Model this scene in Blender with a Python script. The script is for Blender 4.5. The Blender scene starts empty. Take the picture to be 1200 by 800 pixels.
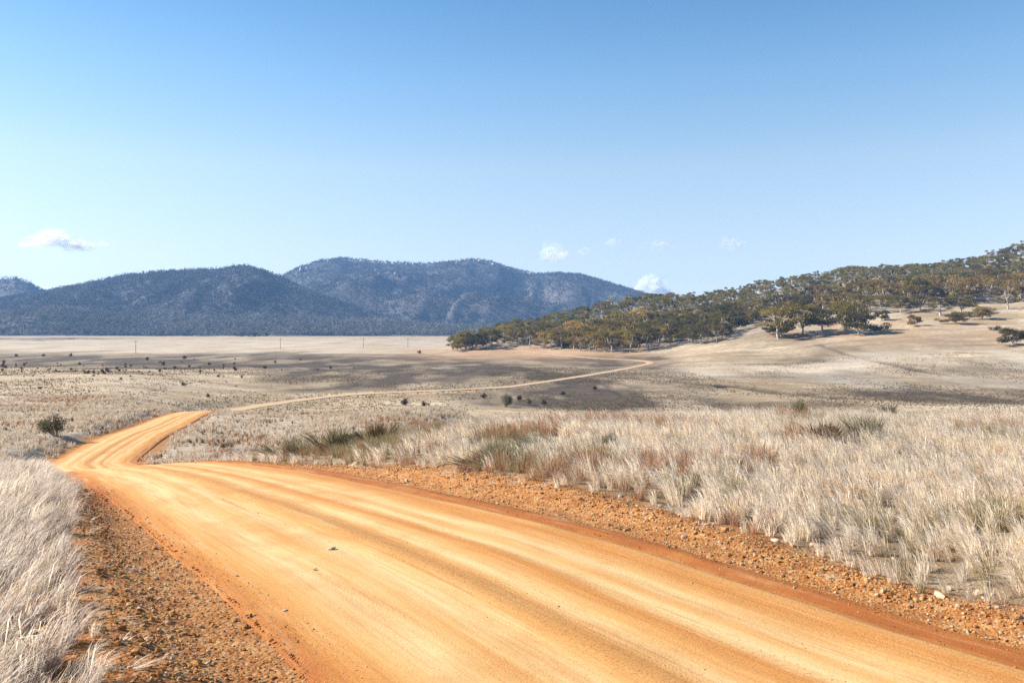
import bpy, bmesh, math, random
import numpy as np

S = bpy.context.scene
COL = S.collection

# ------------------------------------------------------------------ camera, sky, sun, exposure
F, CX, CY, PYH = 1000.0, 600.0, 400.0, 385.0        # focal length, image centre and horizon row of the photograph
ZC = 22.0                                           # camera height over the datum of the plain
cam_d = bpy.data.cameras.new('camera')
cam = bpy.data.objects.new('camera', cam_d); COL.objects.link(cam)
cam.location = (0, 0, ZC)
cam.rotation_euler = (math.radians(90) - math.atan((CY - PYH) / F), 0, 0)
cam_d.sensor_width = 36; cam_d.lens = 30
cam_d.clip_start = 0.05; cam_d.clip_end = 60000
S.camera = cam

SUN_EL, SUN_AZ = math.radians(33), math.radians(-80)    # azimuth from +Y (ahead), negative to the left
sdir = (math.sin(SUN_AZ) * math.cos(SUN_EL), math.cos(SUN_AZ) * math.cos(SUN_EL), math.sin(SUN_EL))
w = bpy.data.worlds.new('World'); S.world = w; w.use_nodes = True
nt = w.node_tree; nt.nodes.clear()
sky = nt.nodes.new('ShaderNodeTexSky'); sky.sky_type = 'NISHITA'; sky.sun_disc = False
sky.sun_elevation = SUN_EL; sky.sun_rotation = SUN_AZ
sky.altitude = 1200; sky.air_density = 1.0; sky.dust_density = 0.6; sky.ozone_density = 1.5
bg = nt.nodes.new('ShaderNodeBackground'); bg.inputs[1].default_value = 0.098
wo = nt.nodes.new('ShaderNodeOutputWorld')
# the colour balance of the photograph's sky: paler towards the horizon, deeper azure overhead, the same all the way round
tc_ = nt.nodes.new('ShaderNodeTexCoord'); sx_ = nt.nodes.new('ShaderNodeSeparateXYZ'); nt.links.new(tc_.outputs['Generated'], sx_.inputs[0])
cr_ = nt.nodes.new('ShaderNodeValToRGB'); nt.links.new(sx_.outputs['Z'], cr_.inputs[0]); el_ = cr_.color_ramp.elements
for k_, (p_, c_) in enumerate(((0.0, (.98, .97, 1.1)), (.085, (1.2, 1.04, 1.0)), (.18, (1.33, 1.22, 1.06)), (.275, (1.0, 1.2, 1.2)), (.37, (.66, 1.02, 1.14)), (1.0, (.5, .9, 1.15)))):
    e_ = el_[k_] if k_ < 2 else el_.new(p_); e_.position = p_; e_.color = (*[v / 1.35 for v in c_], 1)
mx_ = nt.nodes.new('ShaderNodeMix'); mx_.data_type = 'RGBA'; mx_.blend_type = 'MULTIPLY'; mx_.inputs[0].default_value = 1
nt.links.new(sky.outputs[0], mx_.inputs[6]); nt.links.new(cr_.outputs[0], mx_.inputs[7])
nt.links.new(mx_.outputs[2], bg.inputs[0]); nt.links.new(bg.outputs[0], wo.inputs[0])

sl = bpy.data.lights.new('sun', 'SUN'); sl.energy = 5.0; sl.angle = math.radians(0.53); sl.color = (1, 0.935, 0.84)
so = bpy.data.objects.new('sun', sl); COL.objects.link(so)
so.rotation_euler = (math.pi / 2 - SUN_EL, 0, math.atan2(sdir[1], sdir[0]) + math.pi / 2)
so.location = (-40, 20, 80)

S.view_settings.view_transform = 'Standard'; S.view_settings.look = 'None'
S.view_settings.exposure = 1.15; S.view_settings.gamma = 1
cy = S.cycles
cy.max_bounces = 10; cy.diffuse_bounces = 5; cy.transmission_bounces = 4; cy.transparent_max_bounces = 200
cy.volume_bounces = 1; cy.caustics_reflective = False; cy.caustics_refractive = False
cy.use_denoising = False; cy.denoiser = 'OPENIMAGEDENOISE'; cy.denoising_input_passes = 'RGB_ALBEDO_NORMAL'; cy.use_adaptive_sampling = False

# ------------------------------------------------------------------ numeric helpers
rng = np.random.default_rng(11)
random.seed(5)

def sstep(a, b, x):
    t = np.clip((x - a) / (b - a), 0, 1); return t * t * (3 - 2 * t)

def _hash(ix, iy, seed):
    h = (ix.astype(np.int64) * 374761393 + iy.astype(np.int64) * 668265263 + seed * 974634777) & 0xffffffff
    h = ((h ^ (h >> 13)) * 1274126177) & 0xffffffff
    return ((h ^ (h >> 16)) & 0xffffff) / float(0xffffff)

def vnoise(x, y, seed=0):
    ix, iy = np.floor(x), np.floor(y); fx, fy = x - ix, y - iy
    fx = fx * fx * fx * (fx * (fx * 6 - 15) + 10); fy = fy * fy * fy * (fy * (fy * 6 - 15) + 10)
    a, b = _hash(ix, iy, seed), _hash(ix + 1, iy, seed)
    c, d = _hash(ix, iy + 1, seed), _hash(ix + 1, iy + 1, seed)
    return (a + (b - a) * fx) * (1 - fy) + (c + (d - c) * fx) * fy

def fbm(x, y, seed=0, octs=4):
    s, a, n = 0, 1.0, 0
    for k in range(octs):
        s = s + a * vnoise(x * 2 ** k + 17.3 * k, y * 2 ** k - 9.1 * k, seed + k); n += a; a *= 0.5
    return s / n * 2 - 1

# ------------------------------------------------------------------ the lie of the land: surveyed points (picture column, row, depth in metres)
C = []
def c(px, py, d): C.append(((px - CX) / F, d, ZC - (py - PYH) / F * d))
def cz(px, d, z): C.append(((px - CX) / F, d, ZC + z))
for u in (-900, -300, 0, 150, 300, 450, 600, 800, 1000, 1200, 1500):
    cz(u, 1.2, -2.55); cz(u, 3.5, -2.55)
# near road, its two edges
for px, py, d in ((633, 600, 12), (476, 565, 16), (383, 558, 20), (296, 549, 26), (228, 546.5, 34), (162, 545.5, 48),
                  (170, 600, 12.1), (127, 561, 16), (104, 552, 20), (81, 548, 26), (65, 546, 34), (47, 545, 48)): c(px, py, d)
for px in (300, 450, 650, 850, 1100): cz(px, 6.3, -2.58)
cz(300, 9, -2.6); cz(500, 9.5, -2.6); cz(800, 9.0, -2.58)
# lower road and the ground beside it
for px, py, d in ((105, 545, 48), (150, 515, 60), (182, 500, 75), (215, 484, 105), (241, 482.5, 112),
                  (250, 535, 50), (250, 500, 75), (270, 484.5, 105), (350, 485, 100), (350, 500, 70), (450, 484, 95), (450, 500, 60),
                  (540, 482, 90), (-50, 548, 38), (0, 530, 50), (0, 500, 70), (0, 470, 112), (100, 520, 57), (100, 490, 85),
                  (100, 473, 115), (180, 477, 118), (-250, 530, 50), (-250, 500, 70), (-250, 470, 110)): c(px, py, d)
# bench on the right
for px, py, d in ((1200, 690, 8.2), (1200, 600, 11.6), (1200, 530, 18), (1200, 489, 28), (900, 490, 28), (900, 540, 17), (900, 600, 12.2),
                  (700, 495, 27), (700, 540, 17.5), (600, 502, 26.5), (600, 545, 17.5), (450, 516, 26), (450, 543, 19.5),
                  (350, 530, 27), (300, 540, 29), (1450, 489, 28), (1450, 560, 14)): c(px, py, d)
for px in (600, 750, 900, 1200, 1450): cz(px, 40, -4.9); cz(px, 62, -9.2); cz(px, 105, -15)
cz(450, 40, -6.0); cz(350, 40, -6.6); cz(600, 155, -18.4)
# left bank
for px, z, d in ((0, -2.45, 5.5), (60, -2.5, 7.5), (60, -2.66, 11.6), (0, -2.78, 13), (-20, -3.25, 17), (-300, -2.5, 6), (-300, -3.0, 14), (-20, -4.6, 26), (-300, -4.6, 26)):
    cz(px, d, z)
# the fall to the plain
for px in (-250, 0, 150): c(px, 464, 128); cz(px, 175, -14.6); c(px, 447, 245)
for px in (300, 420): cz(px, 135, -14.5); cz(px, 165, -18.2)
for px in (305, 450, 600, 760, 900, 1050, 1200, 1450): c(px, 475, 215)
for px in (-350, 0, 150, 300, 450, 600): c(px, 430, 420); c(px, 415, 640); c(px, 405, 950); c(px, 398, 1400); c(px, 393.5, 2050)
for px in (300, 450, 600): c(px, 450, 296)
cz(760, 1500, -18); cz(1000, 1900, -10); cz(760, 2050, -17.5); cz(540, 900, -19); cz(540, 720, -18.6)
for px in (-350, 200, 700, 1200, 1500): cz(px, 3200, -17); cz(px, 6500, -17)
# the wooded hill on the right
for px, rows in ((1520, ((470, 235), (450, 290), (420, 370), (385, 460), (350, 560), (315, 700), (285, 880))),
                 (1200, ((470, 235), (450, 300), (430, 370), (410, 430), (395, 480), (380, 540), (362, 620), (338, 740), (312, 870), (299, 920))),
                 (1000, ((470, 235), (450, 300), (430, 380), (410, 460), (395, 530), (380, 600), (362, 690), (343, 790), (326, 880))),
                 (900, ((410, 520), (392, 570), (375, 700), (358, 790), (342, 870))),
                 (840, ((470, 235), (450, 300), (430, 400), (415, 500), (402, 590), (388, 670), (371, 760), (356, 850))),
                 (760, ((450, 300), (425, 480), (411, 600), (401, 670), (387, 735), (371, 790), (358, 840))),
                 (700, ((412, 620), (400, 700), (386, 755), (374, 805))),
                 (640, ((440, 355), (426, 470), (414, 640), (409, 690), (400, 745), (386, 800))),
                 (600, ((409, 705), (401, 740), (391, 780)))):
    for py, d in rows: c(px, py, d)
cz(1520, 1150, 98); cz(1200, 1120, 78); cz(1000, 1060, 50); cz(840, 1000, 22); cz(760, 980, 14); cz(640, 950, -8)
cz(1520, 1500, 60); cz(1200, 1500, 40); cz(1000, 1400, 14); cz(840, 1250, -10)

C = np.array(C); KU = 3.0
P = np.stack([C[:, 0] * KU, np.log(C[:, 1])], 1)
def _ker(r2): return 0.5 * r2 * np.log(np.maximum(r2, 1e-12))
n = len(P); d2 = ((P[:, None] - P[None]) ** 2).sum(-1)
A = np.zeros((n + 3, n + 3)); A[:n, :n] = _ker(d2) + np.eye(n) * 1e-3
A[:n, n] = 1; A[:n, n + 1:] = P; A[n, :n] = 1; A[n + 1:, :n] = P.T
# heights are fitted as slopes seen from the camera's level so near and far points weigh alike
q = (C[:, 2] - ZC) / C[:, 1]
WT = np.linalg.solve(A, np.concatenate([q, np.zeros(3)]))

def tps(u, d):
    u = np.asarray(u, float).ravel(); d = np.asarray(d, float).ravel(); out = np.empty(len(u))
    for i in range(0, len(u), 40000):
        X = np.stack([u[i:i + 40000] * KU, np.log(d[i:i + 40000])], 1)
        r2 = ((X[:, None, :] - P[None]) ** 2).sum(-1)
        out[i:i + 40000] = _ker(r2) @ WT[:n] + WT[n] + X @ WT[n + 1:]
    return ZC + out * d

def base_z(x, y):
    x = np.asarray(x, float).ravel(); y = np.asarray(y, float).ravel()
    r = np.maximum(np.hypot(x, y), 0.8); th = np.arctan2(x, y)
    tmax = math.radians(44)
    tc = np.clip(th, -tmax, tmax)
    ue = np.tan(tc) * (1 - sstep(math.radians(75), math.pi, np.abs(th)))
    d = r * np.maximum(np.cos(th), math.cos(tmax))
    return tps(ue, np.clip(d, 1.2, 6500))

def hit(px, py, dmin=1.5, dmax=2400):
    u = (px - CX) / F; ds = np.exp(np.linspace(math.log(dmin), math.log(dmax), 1500))
    z = tps(np.full(1500, u), ds); ray = ZC - (py - PYH) / F * ds
    k = np.nonzero(z >= ray)[0]
    d = ds[k[0]] if len(k) else dmax
    return u * d, d

# ------------------------------------------------------------------ the road's centre line
def near_pt(s):
    k = min(1, max(0, (-s + 1) / 5))                  # the road is a little wider on the right and narrower on the left close by
    return (-1.6 + s * -.51 + .86 * .30 * k, 10.7 + s * .86 + .51 * .30 * k, 2.4 + .05 * k)
near = [near_pt(s) for s in range(-22, 42, 3)]
mid = [(-24.2, 48.6, 2.4), (-27, 60, 2.4), (-31, 75, 2.4), (-35.4, 90, 2.4), (-39, 103, 2.4), (-41.5, 113, 2.4), (-47, 130, 2.4), (-55, 155, 2.3), (-61, 180, 2.3), (-64.5, 203, 2.3)]
far = [(332, 471.5), (375, 466), (425, 461.5), (500, 458.5), (587, 454.5), (612, 451.5), (662, 444), (700, 438), (740, 431), (757, 427.5), (764, 425.3),
       (757, 423), (740, 421.5), (700, 420), (662, 417), (625, 412.5), (600, 408.5), (585, 406.8)]
pl = near + mid + [hit(a, b, 150) + (2.2,) for a, b in far]
pl = np.array(pl)
def chaikin(p, k):
    for _ in range(k):
        a = p[:-1] * .75 + p[1:] * .25; b = p[:-1] * .25 + p[1:] * .75
        p = np.concatenate([p[:1], np.stack([a, b], 1).reshape(-1, p.shape[1]), p[-1:]])
    return p
pl = chaikin(pl, 3)
cs = np.concatenate([[0], np.cumsum(np.hypot(*np.diff(pl[:, :2], axis=0).T))])
ss = [0.0]
while ss[-1] < cs[-1]:
    x, y = np.interp(ss[-1], cs, pl[:, 0]), np.interp(ss[-1], cs, pl[:, 1])
    ss.append(ss[-1] + max(0.06, 0.0075 * math.hypot(x, y)))
ss = np.array(ss)
RX, RY, RW = (np.interp(ss, cs, pl[:, k]) for k in range(3))
RW = RW * np.where(np.hypot(RX, RY) > 150, 1 + .35 * fbm(ss / 9, ss * 0, 91, 3), 1)
RT = np.stack([np.gradient(RX, ss), np.gradient(RY, ss)], 1); RT /= np.linalg.norm(RT, axis=1)[:, None]
RN = np.stack([RT[:, 1], -RT[:, 0]], 1)             # to the right of travel
RZ = base_z(RX, RY)
for _ in range(40): RZ[1:-1] = (RZ[:-2] + 2 * RZ[1:-1] + RZ[2:]) / 4

def road_coords(x, y):
    """signed distance across the nearest stretch (right positive), half width, height and index there"""
    t = np.full(len(x), 1e4); k = np.zeros(len(x), int)
    sub = np.arange(0, len(RX), 2)
    for i in range(0, len(x), 20000):
        a, b = x[i:i + 20000], y[i:i + 20000]
        D = (a[:, None] - RX[None, sub]) ** 2 + (b[:, None] - RY[None, sub]) ** 2
        kk = sub[np.argmin(D, 1)]; k[i:i + 20000] = kk
        dx, dy = a - RX[kk], b - RY[kk]
        lat = dx * RN[kk, 0] + dy * RN[kk, 1]; r = np.hypot(dx, dy)
        t[i:i + 20000] = np.where(np.abs(lat) > 0.7 * r, lat, np.sign(lat + 1e-9) * r)
    return t, RW[k], RZ[k], k

def vr_of(y): return np.interp(y, [3, 8, 12, 18, 24, 30], [.85, .82, 1.2, .95, .5, .35])     # verge width, right and left
def vl_of(y): return np.interp(y, [3, 6, 10, 16, 26], [1.65, 1.4, 1.0, .6, .4])

def ground_z(x, y, micro=True):
    x = np.asarray(x, float).ravel(); y = np.asarray(y, float).ravel()
    z = base_z(x, y); r = np.hypot(x, y)
    t, hw, rz, k = road_coords(x, y); a = np.abs(t)
    nearr = 1 - sstep(120, 200, r)
    wide = 1.6 + 6 * (1 - nearr)
    b = 1 - sstep(0, 1, (a - hw) / wide)
    # banks that the road was cut through, and the loose windrow on the right verge
    lower = sstep(40, 52, r) * (1 - sstep(95, 118, r))
    z = z + lower * np.where(t < 0, 0.45, 0.3) * sstep(0.25, 1.8, a - hw) * (1 - sstep(3, 9, a - hw)) * (0.75 + 0.5 * fbm(x / 5, y / 5, 40))
    if micro:
        out = sstep(0.1, 2.0, a - hw)
        amp = np.interp(r, [3, 12, 30, 60, 150, 400, 1000, 3000], [.05, .09, .11, .2, .32, .5, .9, 1.2])
        lam = np.interp(r, [3, 15, 60, 150, 400, 1500], [1.3, 1.8, 4, 9, 22, 70])
        for L, wgt in ((1.5, (r < 25)), (4.0, (r >= 12) & (r < 130)), (14.0, (r >= 60)), (55.0, r >= 250)):
            fade = {1.5: 1 - sstep(14, 25, r), 4.0: sstep(10, 20, r) * (1 - sstep(80, 130, r)), 14.0: sstep(50, 110, r), 55.0: sstep(250, 500, r)}[L]
            if wgt.any(): z = z + fbm(x / L, y / L, int(L)) * fade * out * {1.5: .07, 4.0: .2, 14.0: .35, 55.0: .8}[L]
        vg = sstep(0, .25, a - hw) * (1 - sstep(20, 40, r)) * (r < 45)
        if (vg > 0).any():
            e = a - hw; wv = np.where(t > 0, vr_of(y), vl_of(y))
            ridge = np.exp(-((e - wv * .72) / (.32 * wv + .05)) ** 2) * (0.13 + .07 * fbm(x / .9, y / .9, 77))
            fine = fbm(x / .16, y / .16, 60, 3) * .022 + np.maximum(fbm(x / .35, y / .35, 61, 2), 0) * .05
            z = z + vg * (ridge * (1 - sstep(1.2, 2.2, e / np.maximum(wv, .1))) + fine * (1 - sstep(1.0, 1.6, e / np.maximum(wv, .1))))
    z = z * (1 - b) + (rz - 0.03) * b
    sink = np.interp(r, [0, 60, 150, 400], [.07, .1, .25, .3])
    return z - sink * (1 - sstep(-.45, -.05, a - hw))

def gz1(x, y): return float(ground_z([x], [y])[0])

# ------------------------------------------------------------------ mesh and material helpers
def grid_mesh(name, V, rows, cols, closed=False):
    me = bpy.data.meshes.new(name)
    i = np.arange(rows * cols).reshape(rows, cols)
    a, b, cc, d = i[:-1, :-1], i[:-1, 1:], i[1:, 1:], i[1:, :-1]
    if closed:
        i2 = np.concatenate([i, i[:, :1]], 1); a, b, cc, d = i2[:-1, :-1], i2[:-1, 1:], i2[1:, 1:], i2[1:, :-1]
    f = np.stack([a, b, cc, d], -1).reshape(-1, 4)
    me.vertices.add(len(V)); me.vertices.foreach_set('co', V.astype(np.float32).ravel())
    me.loops.add(f.size); me.loops.foreach_set('vertex_index', f.astype(np.int32).ravel())
    me.polygons.add(len(f)); me.polygons.foreach_set('loop_start', np.arange(0, f.size, 4, dtype=np.int32))
    me.polygons.foreach_set('use_smooth', np.ones(len(f), bool))
    me.update(calc_edges=True)
    return me

def poly_mesh(name, V, faces, smooth=False):
    me = bpy.data.meshes.new(name); me.from_pydata([tuple(v) for v in V], [], [tuple(f) for f in faces])
    if smooth: me.polygons.foreach_set('use_smooth', np.ones(len(me.polygons), bool))
    me.update(); return me

def attr(me, name, vals):
    a = me.attributes.new(name, 'FLOAT', 'POINT'); a.data.foreach_set('value', np.asarray(vals, np.float32))

def link(name, me, mat=None, parent=None, loc=(0, 0, 0), rot=(0, 0, 0), scale=1):
    o = bpy.data.objects.new(name, me)
    if mat is not None and me is not None and not me.materials: me.materials.append(mat)
    COL.objects.link(o); o.location = loc; o.rotation_euler = rot
    o.scale = (scale,) * 3 if not hasattr(scale, '__len__') else scale
    if parent: o.parent = parent
    return o

def tag(o, label=None, cat=None, group=None, kind=None):
    if label: o['label'] = label
    if cat: o['category'] = cat
    if group: o['group'] = group
    if kind: o['kind'] = kind
    return o

def empty(name, loc, rz=0, scale=1):
    o = bpy.data.objects.new(name, None); COL.objects.link(o); o.empty_display_size = .2
    o.location = loc; o.rotation_euler = (0, 0, rz); o.scale = (scale,) * 3 if not hasattr(scale, '__len__') else scale
    return o

class NT:
    def __init__(s, name):
        s.m = bpy.data.materials.new(name); s.m.use_nodes = True; s.t = s.m.node_tree; s.t.nodes.clear()
        s.out = s.n('ShaderNodeOutputMaterial')
    def n(s, typ, **kw):
        x = s.t.nodes.new(typ)
        for k, v in kw.items(): setattr(x, k, v)
        return x
    def set(s, sock, v):
        if isinstance(v, bpy.types.NodeSocket): s.t.links.new(v, sock)
        elif hasattr(v, '__len__') and len(v) == 3 and sock.type == 'RGBA': sock.default_value = (*v, 1)
        else: sock.default_value = v
    def pos(s): return s.n('ShaderNodeNewGeometry').outputs['Position']
    def vmul(s, v, k):
        x = s.n('ShaderNodeVectorMath', operation='MULTIPLY'); s.set(x.inputs[0], v); x.inputs[1].default_value = k; return x.outputs[0]
    def noise(s, vec, scale, detail=4, rough=.6, dist=0):
        x = s.n('ShaderNodeTexNoise'); s.set(x.inputs['Vector'], vec); x.inputs['Scale'].default_value = scale
        x.inputs['Detail'].default_value = detail; x.inputs['Roughness'].default_value = rough; x.inputs['Distortion'].default_value = dist
        return x.outputs['Fac']
    def ramp(s, f, lo, hi):
        x = s.n('ShaderNodeMapRange', interpolation_type='SMOOTHSTEP'); s.set(x.inputs[0], f); s.set(x.inputs[1], lo); s.set(x.inputs[2], hi); return x.outputs[0]
    def math(s, op, a, b=0.0):
        x = s.n('ShaderNodeMath', operation=op); s.set(x.inputs[0], a); s.set(x.inputs[1], b); return x.outputs[0]
    def mix(s, f, a, b, mode='MIX'):
        x = s.n('ShaderNodeMix', data_type='RGBA', blend_type=mode); s.set(x.inputs[0], f); s.set(x.inputs[6], a); s.set(x.inputs[7], b); return x.outputs[2]
    def at(s, name): return s.n('ShaderNodeAttribute', attribute_name=name).outputs['Fac']
    def rand(s): return s.n('ShaderNodeObjectInfo').outputs['Random']
    def colramp(s, f, stops):
        x = s.n('ShaderNodeValToRGB'); s.set(x.inputs[0], f); e = x.color_ramp.elements
        while len(e) > 1: e.remove(e[-1])
        e[0].position, e[0].color = stops[0][0], (*stops[0][1], 1)
        for p, cc in stops[1:]: q_ = e.new(p); q_.color = (*cc, 1)
        return x.outputs[0]
    def bump(s, h, strength, dist):
        x = s.n('ShaderNodeBump'); s.set(x.inputs['Height'], h); x.inputs['Strength'].default_value = strength; x.inputs['Distance'].default_value = dist; return x.outputs[0]
    def diffuse(s, col, rough=.9, normal=None, transl=0, tcol=None):
        b = s.n('ShaderNodeBsdfPrincipled'); s.set(b.inputs['Base Color'], col); b.inputs['Roughness'].default_value = rough
        b.inputs['Specular IOR Level'].default_value = .15
        if normal is not None: s.set(b.inputs['Normal'], normal)
        o = b.outputs[0]
        if transl:
            t = s.n('ShaderNodeBsdfTranslucent'); s.set(t.inputs[0], tcol if tcol is not None else col)
            mx = s.n('ShaderNodeMixShader'); mx.inputs[0].default_value = transl
            s.t.links.new(o, mx.inputs[1]); s.t.links.new(t.outputs[0], mx.inputs[2]); o = mx.outputs[0]
        s.t.links.new(o, s.out.inputs[0]); return s.m

# ------------------------------------------------------------------ materials of the setting
def mat_ground():
    s = NT('ground_soil_and_dry_grass'); p = s.pos()
    n1, n2, n3 = s.noise(p, .9, 6, .65), s.noise(p, 9, 5, .7), s.noise(s.vmul(p, (.35, 1.2, 1)), .06, 6, .65)
    nf = s.noise(p, .35, 8, .75)
    straw = s.colramp(n1, ((.25, (.12, .08, .045)), (.5, (.21, .15, .09)), (.75, (.32, .25, .17))))
    plain = s.colramp(n3, ((.3, (.25, .175, .10)), (.48, (.43, .325, .205)), (.66, (.57, .465, .335))))
    plain = s.mix(s.math('MULTIPLY', s.ramp(nf, .44, .62), .6), plain, (.20, .14, .083))
    plain = s.mix(s.math('MULTIPLY', s.ramp(s.noise(s.vmul(p, (.12, .5, 1)), .5, 7, .8), .5, .66), .5), plain, (.15, .105, .064))
    plain = s.mix(s.math('MULTIPLY', s.ramp(s.noise(s.vmul(p, (1, .6, 1)), .018, 6, .7), .48, .62), .6), plain, (.27, .185, .095))
    col = s.mix(s.at('far'), straw, plain)
    sedge_shade = s.colramp(s.noise(p, .22, 6, .75), ((.3, (.046, .034, .024)), (.6, (.095, .071, .048)), (.8, (.19, .142, .095))))
    col = s.mix(s.at('sedge_shade'), col, sedge_shade)
    col = s.mix(s.at('bleached'), col, (.50, .425, .325))
    rust = s.colramp(s.noise(p, .5, 6, .7), ((.3, (.29, .14, .06)), (.7, (.45, .28, .15))))
    col = s.mix(s.at('rust'), col, rust)
    v = s.n('ShaderNodeTexVoronoi'); s.set(v.inputs['Vector'], p); v.inputs['Scale'].default_value = 26
    peb = s.mix(s.math('MULTIPLY', s.ramp(v.outputs['Color'], .62, .85), .55), s.colramp(s.noise(p, 3.2, 6, .7), ((.3, (.18, .062, .018)), (.5, (.33, .135, .039)), (.72, (.44, .235, .088)))), (.42, .30, .17))
    col = s.mix(s.at('dirt'), col, peb)
    col = s.mix(s.at('redearth'), col, (.36, .10, .028))
    h = s.math('ADD', s.math('MULTIPLY', n2, .6), s.math('MULTIPLY', v.outputs['Distance'], -.5))
    return s.diffuse(col, .95, s.bump(h, .55, .05))

def mat_road():
    s = NT('graded_orange_gravel'); p = s.pos()
    uv = s.n('ShaderNodeUVMap', uv_map='road').outputs[0]
    sep = s.n('ShaderNodeSeparateXYZ'); s.set(sep.inputs[0], uv)
    along, across = sep.outputs[0], sep.outputs[1]                  # metres along, -1..1 across
    sv = s.n('ShaderNodeCombineXYZ'); s.set(sv.inputs[0], s.math('MULTIPLY', along, .10)); s.set(sv.inputs[1], s.math('MULTIPLY', across, 2.4))
    wob = s.noise(sv.outputs[0], 1.0, 3, .5)
    sw = s.n('ShaderNodeCombineXYZ'); s.set(sw.inputs[0], s.math('MULTIPLY', along, 1.3)); s.set(sw.inputs[1], s.math('MULTIPLY', across, 7))
    a = s.math('ADD', across, s.math('MULTIPLY', s.math('SUBTRACT', wob, .5), .22))
    a = s.math('ADD', a, s.math('MULTIPLY', s.math('SUBTRACT', s.noise(sw.outputs[0], 1.0, 6, .75), .5), .10))
    a01 = s.math('ADD', s.math('MULTIPLY', a, .5), .5)
    O, P_, R = (.49, .205, .051), (.61, .42, .20), (.285, .085, .02)
    Q = (.57, .30, .104)
    track = s.colramp(a01, ((0, R), (.05, O), (.12, Q), (.19, P_), (.27, Q), (.33, P_), (.385, Q), (.44, (.46, .23, .072)), (.485, Q), (.515, P_), (.555, Q), (.60, O), (.645, P_), (.69, Q),
                            (.735, P_), (.79, Q), (.86, O), (.915, Q), (.945, R), (.962, (.21, .064, .017)), (.98, R), (1, O)))
    speck = s.colramp(a01, ((0, (1, 1, 1)), (.06, (.5, .5, .5)), (.12, (.12, .12, .12)), (.36, (.1, .1, .1)), (.41, (.8, .8, .8)), (.455, (.9, .9, .9)), (.50, (.2, .2, .2)), (.58, (.3, .3, .3)), (.61, (.65, .65, .65)), (.66, (.15, .15, .15)), (.78, (.25, .25, .25)), (.85, (.6, .6, .6)), (.93, (.7, .7, .7)), (1, (.9, .9, .9))))
    sv2 = s.n('ShaderNodeCombineXYZ'); s.set(sv2.inputs[0], s.math('MULTIPLY', along, .32)); s.set(sv2.inputs[1], s.math('MULTIPLY', across, 11))
    st = s.noise(sv2.outputs[0], 1, 6, .65)
    sv3 = s.n('ShaderNodeCombineXYZ'); s.set(sv3.inputs[0], s.math('MULTIPLY', along, .5)); s.set(sv3.inputs[1], s.math('MULTIPLY', across, 38))
    st2 = s.noise(sv3.outputs[0], 1, 4, .6)
    col = s.mix(s.math('MULTIPLY', s.ramp(st, .45, .7), .5), track, (.43, .185, .05))
    col = s.mix(s.math('MULTIPLY', s.ramp(st, .5, .25), .5), col, (.57, .41, .21))
    col = s.mix(s.math('MULTIPLY', s.ramp(st2, .5, .75), .28), col, (.38, .165, .045))
    blot = s.noise(p, .55, 5, .65)
    col = s.mix(s.math('MULTIPLY', s.ramp(blot, .5, .72), .4), col, (.42, .19, .055))
    gr = s.noise(p, 60, 4, .75)
    col = s.mix(s.math('MULTIPLY', s.ramp(gr, .55, .68), .62), col, (.22, .085, .027))
    gr2 = s.noise(p, 17, 5, .8)
    col = s.mix(s.math('MULTIPLY', s.ramp(gr2, .55, .74), .5), col, (.28, .11, .032))
    col = s.mix(s.math('MULTIPLY', s.ramp(gr, .42, .28), .35), col, (.58, .44, .25))
    gr3 = s.noise(p, 42, 3, .85)
    col = s.mix(s.math('MULTIPLY', s.ramp(gr3, .53, .60), s.math('MULTIPLY', speck, .85)), col, (.20, .075, .022))
    # crisp tyre marks, thin and nearly parallel to the road
    st3v = s.n('ShaderNodeCombineXYZ'); s.set(st3v.inputs[0], s.math('MULTIPLY', along, .16)); s.set(st3v.inputs[1], s.math('MULTIPLY', across, 30))
    st3 = s.noise(st3v.outputs[0], 1, 3, .7)
    col = s.mix(s.math('MULTIPLY', s.ramp(st3, .60, .64), .34), col, (.29, .12, .035))
    col = s.mix(s.math('MULTIPLY', s.ramp(st3, .36, .32), .4), col, (.56, .42, .24))
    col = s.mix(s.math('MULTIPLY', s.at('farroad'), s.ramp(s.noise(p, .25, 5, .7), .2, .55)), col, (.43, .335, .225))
    v = s.n('ShaderNodeTexVoronoi'); s.set(v.inputs['Vector'], p); v.inputs['Scale'].default_value = 45
    loose = s.ramp(s.noise(sv2.outputs[0], .6, 4, .6), .45, .7)
    h = s.math('ADD', s.math('MULTIPLY', gr, .7), s.math('ADD', s.math('MULTIPLY', s.math('MULTIPLY', v.outputs['Distance'], loose), -.6), s.math('MULTIPLY', st2, .8)))
    return s.diffuse(col, .95, s.bump(h, .4, .02))

M_GROUND, M_ROAD = mat_ground(), mat_road()

# ------------------------------------------------------------------ ground sheet
inn = np.radians(np.linspace(-36, 36, 500))
outr = np.radians(np.concatenate([np.linspace(36, 60, 25)[1:], np.linspace(60, 300, 70)[1:], np.linspace(300, 324, 25)[1:-1]]))
TH = np.concatenate([inn, outr])
R_ = np.concatenate([[0.7, 1.2, 1.8], np.exp(np.linspace(math.log(2.4), math.log(150), 420)), np.exp(np.linspace(math.log(150), math.log(800), 190))[1:], np.exp(np.linspace(math.log(800), math.log(6000), 110))[1:]])
rr, tt = np.meshgrid(R_, TH, indexing='ij')
GX, GY = (rr * np.sin(tt)).ravel(), (rr * np.cos(tt)).ravel()
GZ = ground_z(GX, GY)
me = grid_mesh('ground', np.stack([GX, GY, GZ], 1), len(R_), len(TH), closed=True)
gr_ = np.hypot(GX, GY)
t_, hw_, _, _ = road_coords(GX, GY)
e_ = np.abs(t_) - hw_
wv_ = np.where(t_ > 0, vr_of(GY), vl_of(GY))
edge_n = fbm(GX / .8, GY / .8, 5) * .35
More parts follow.
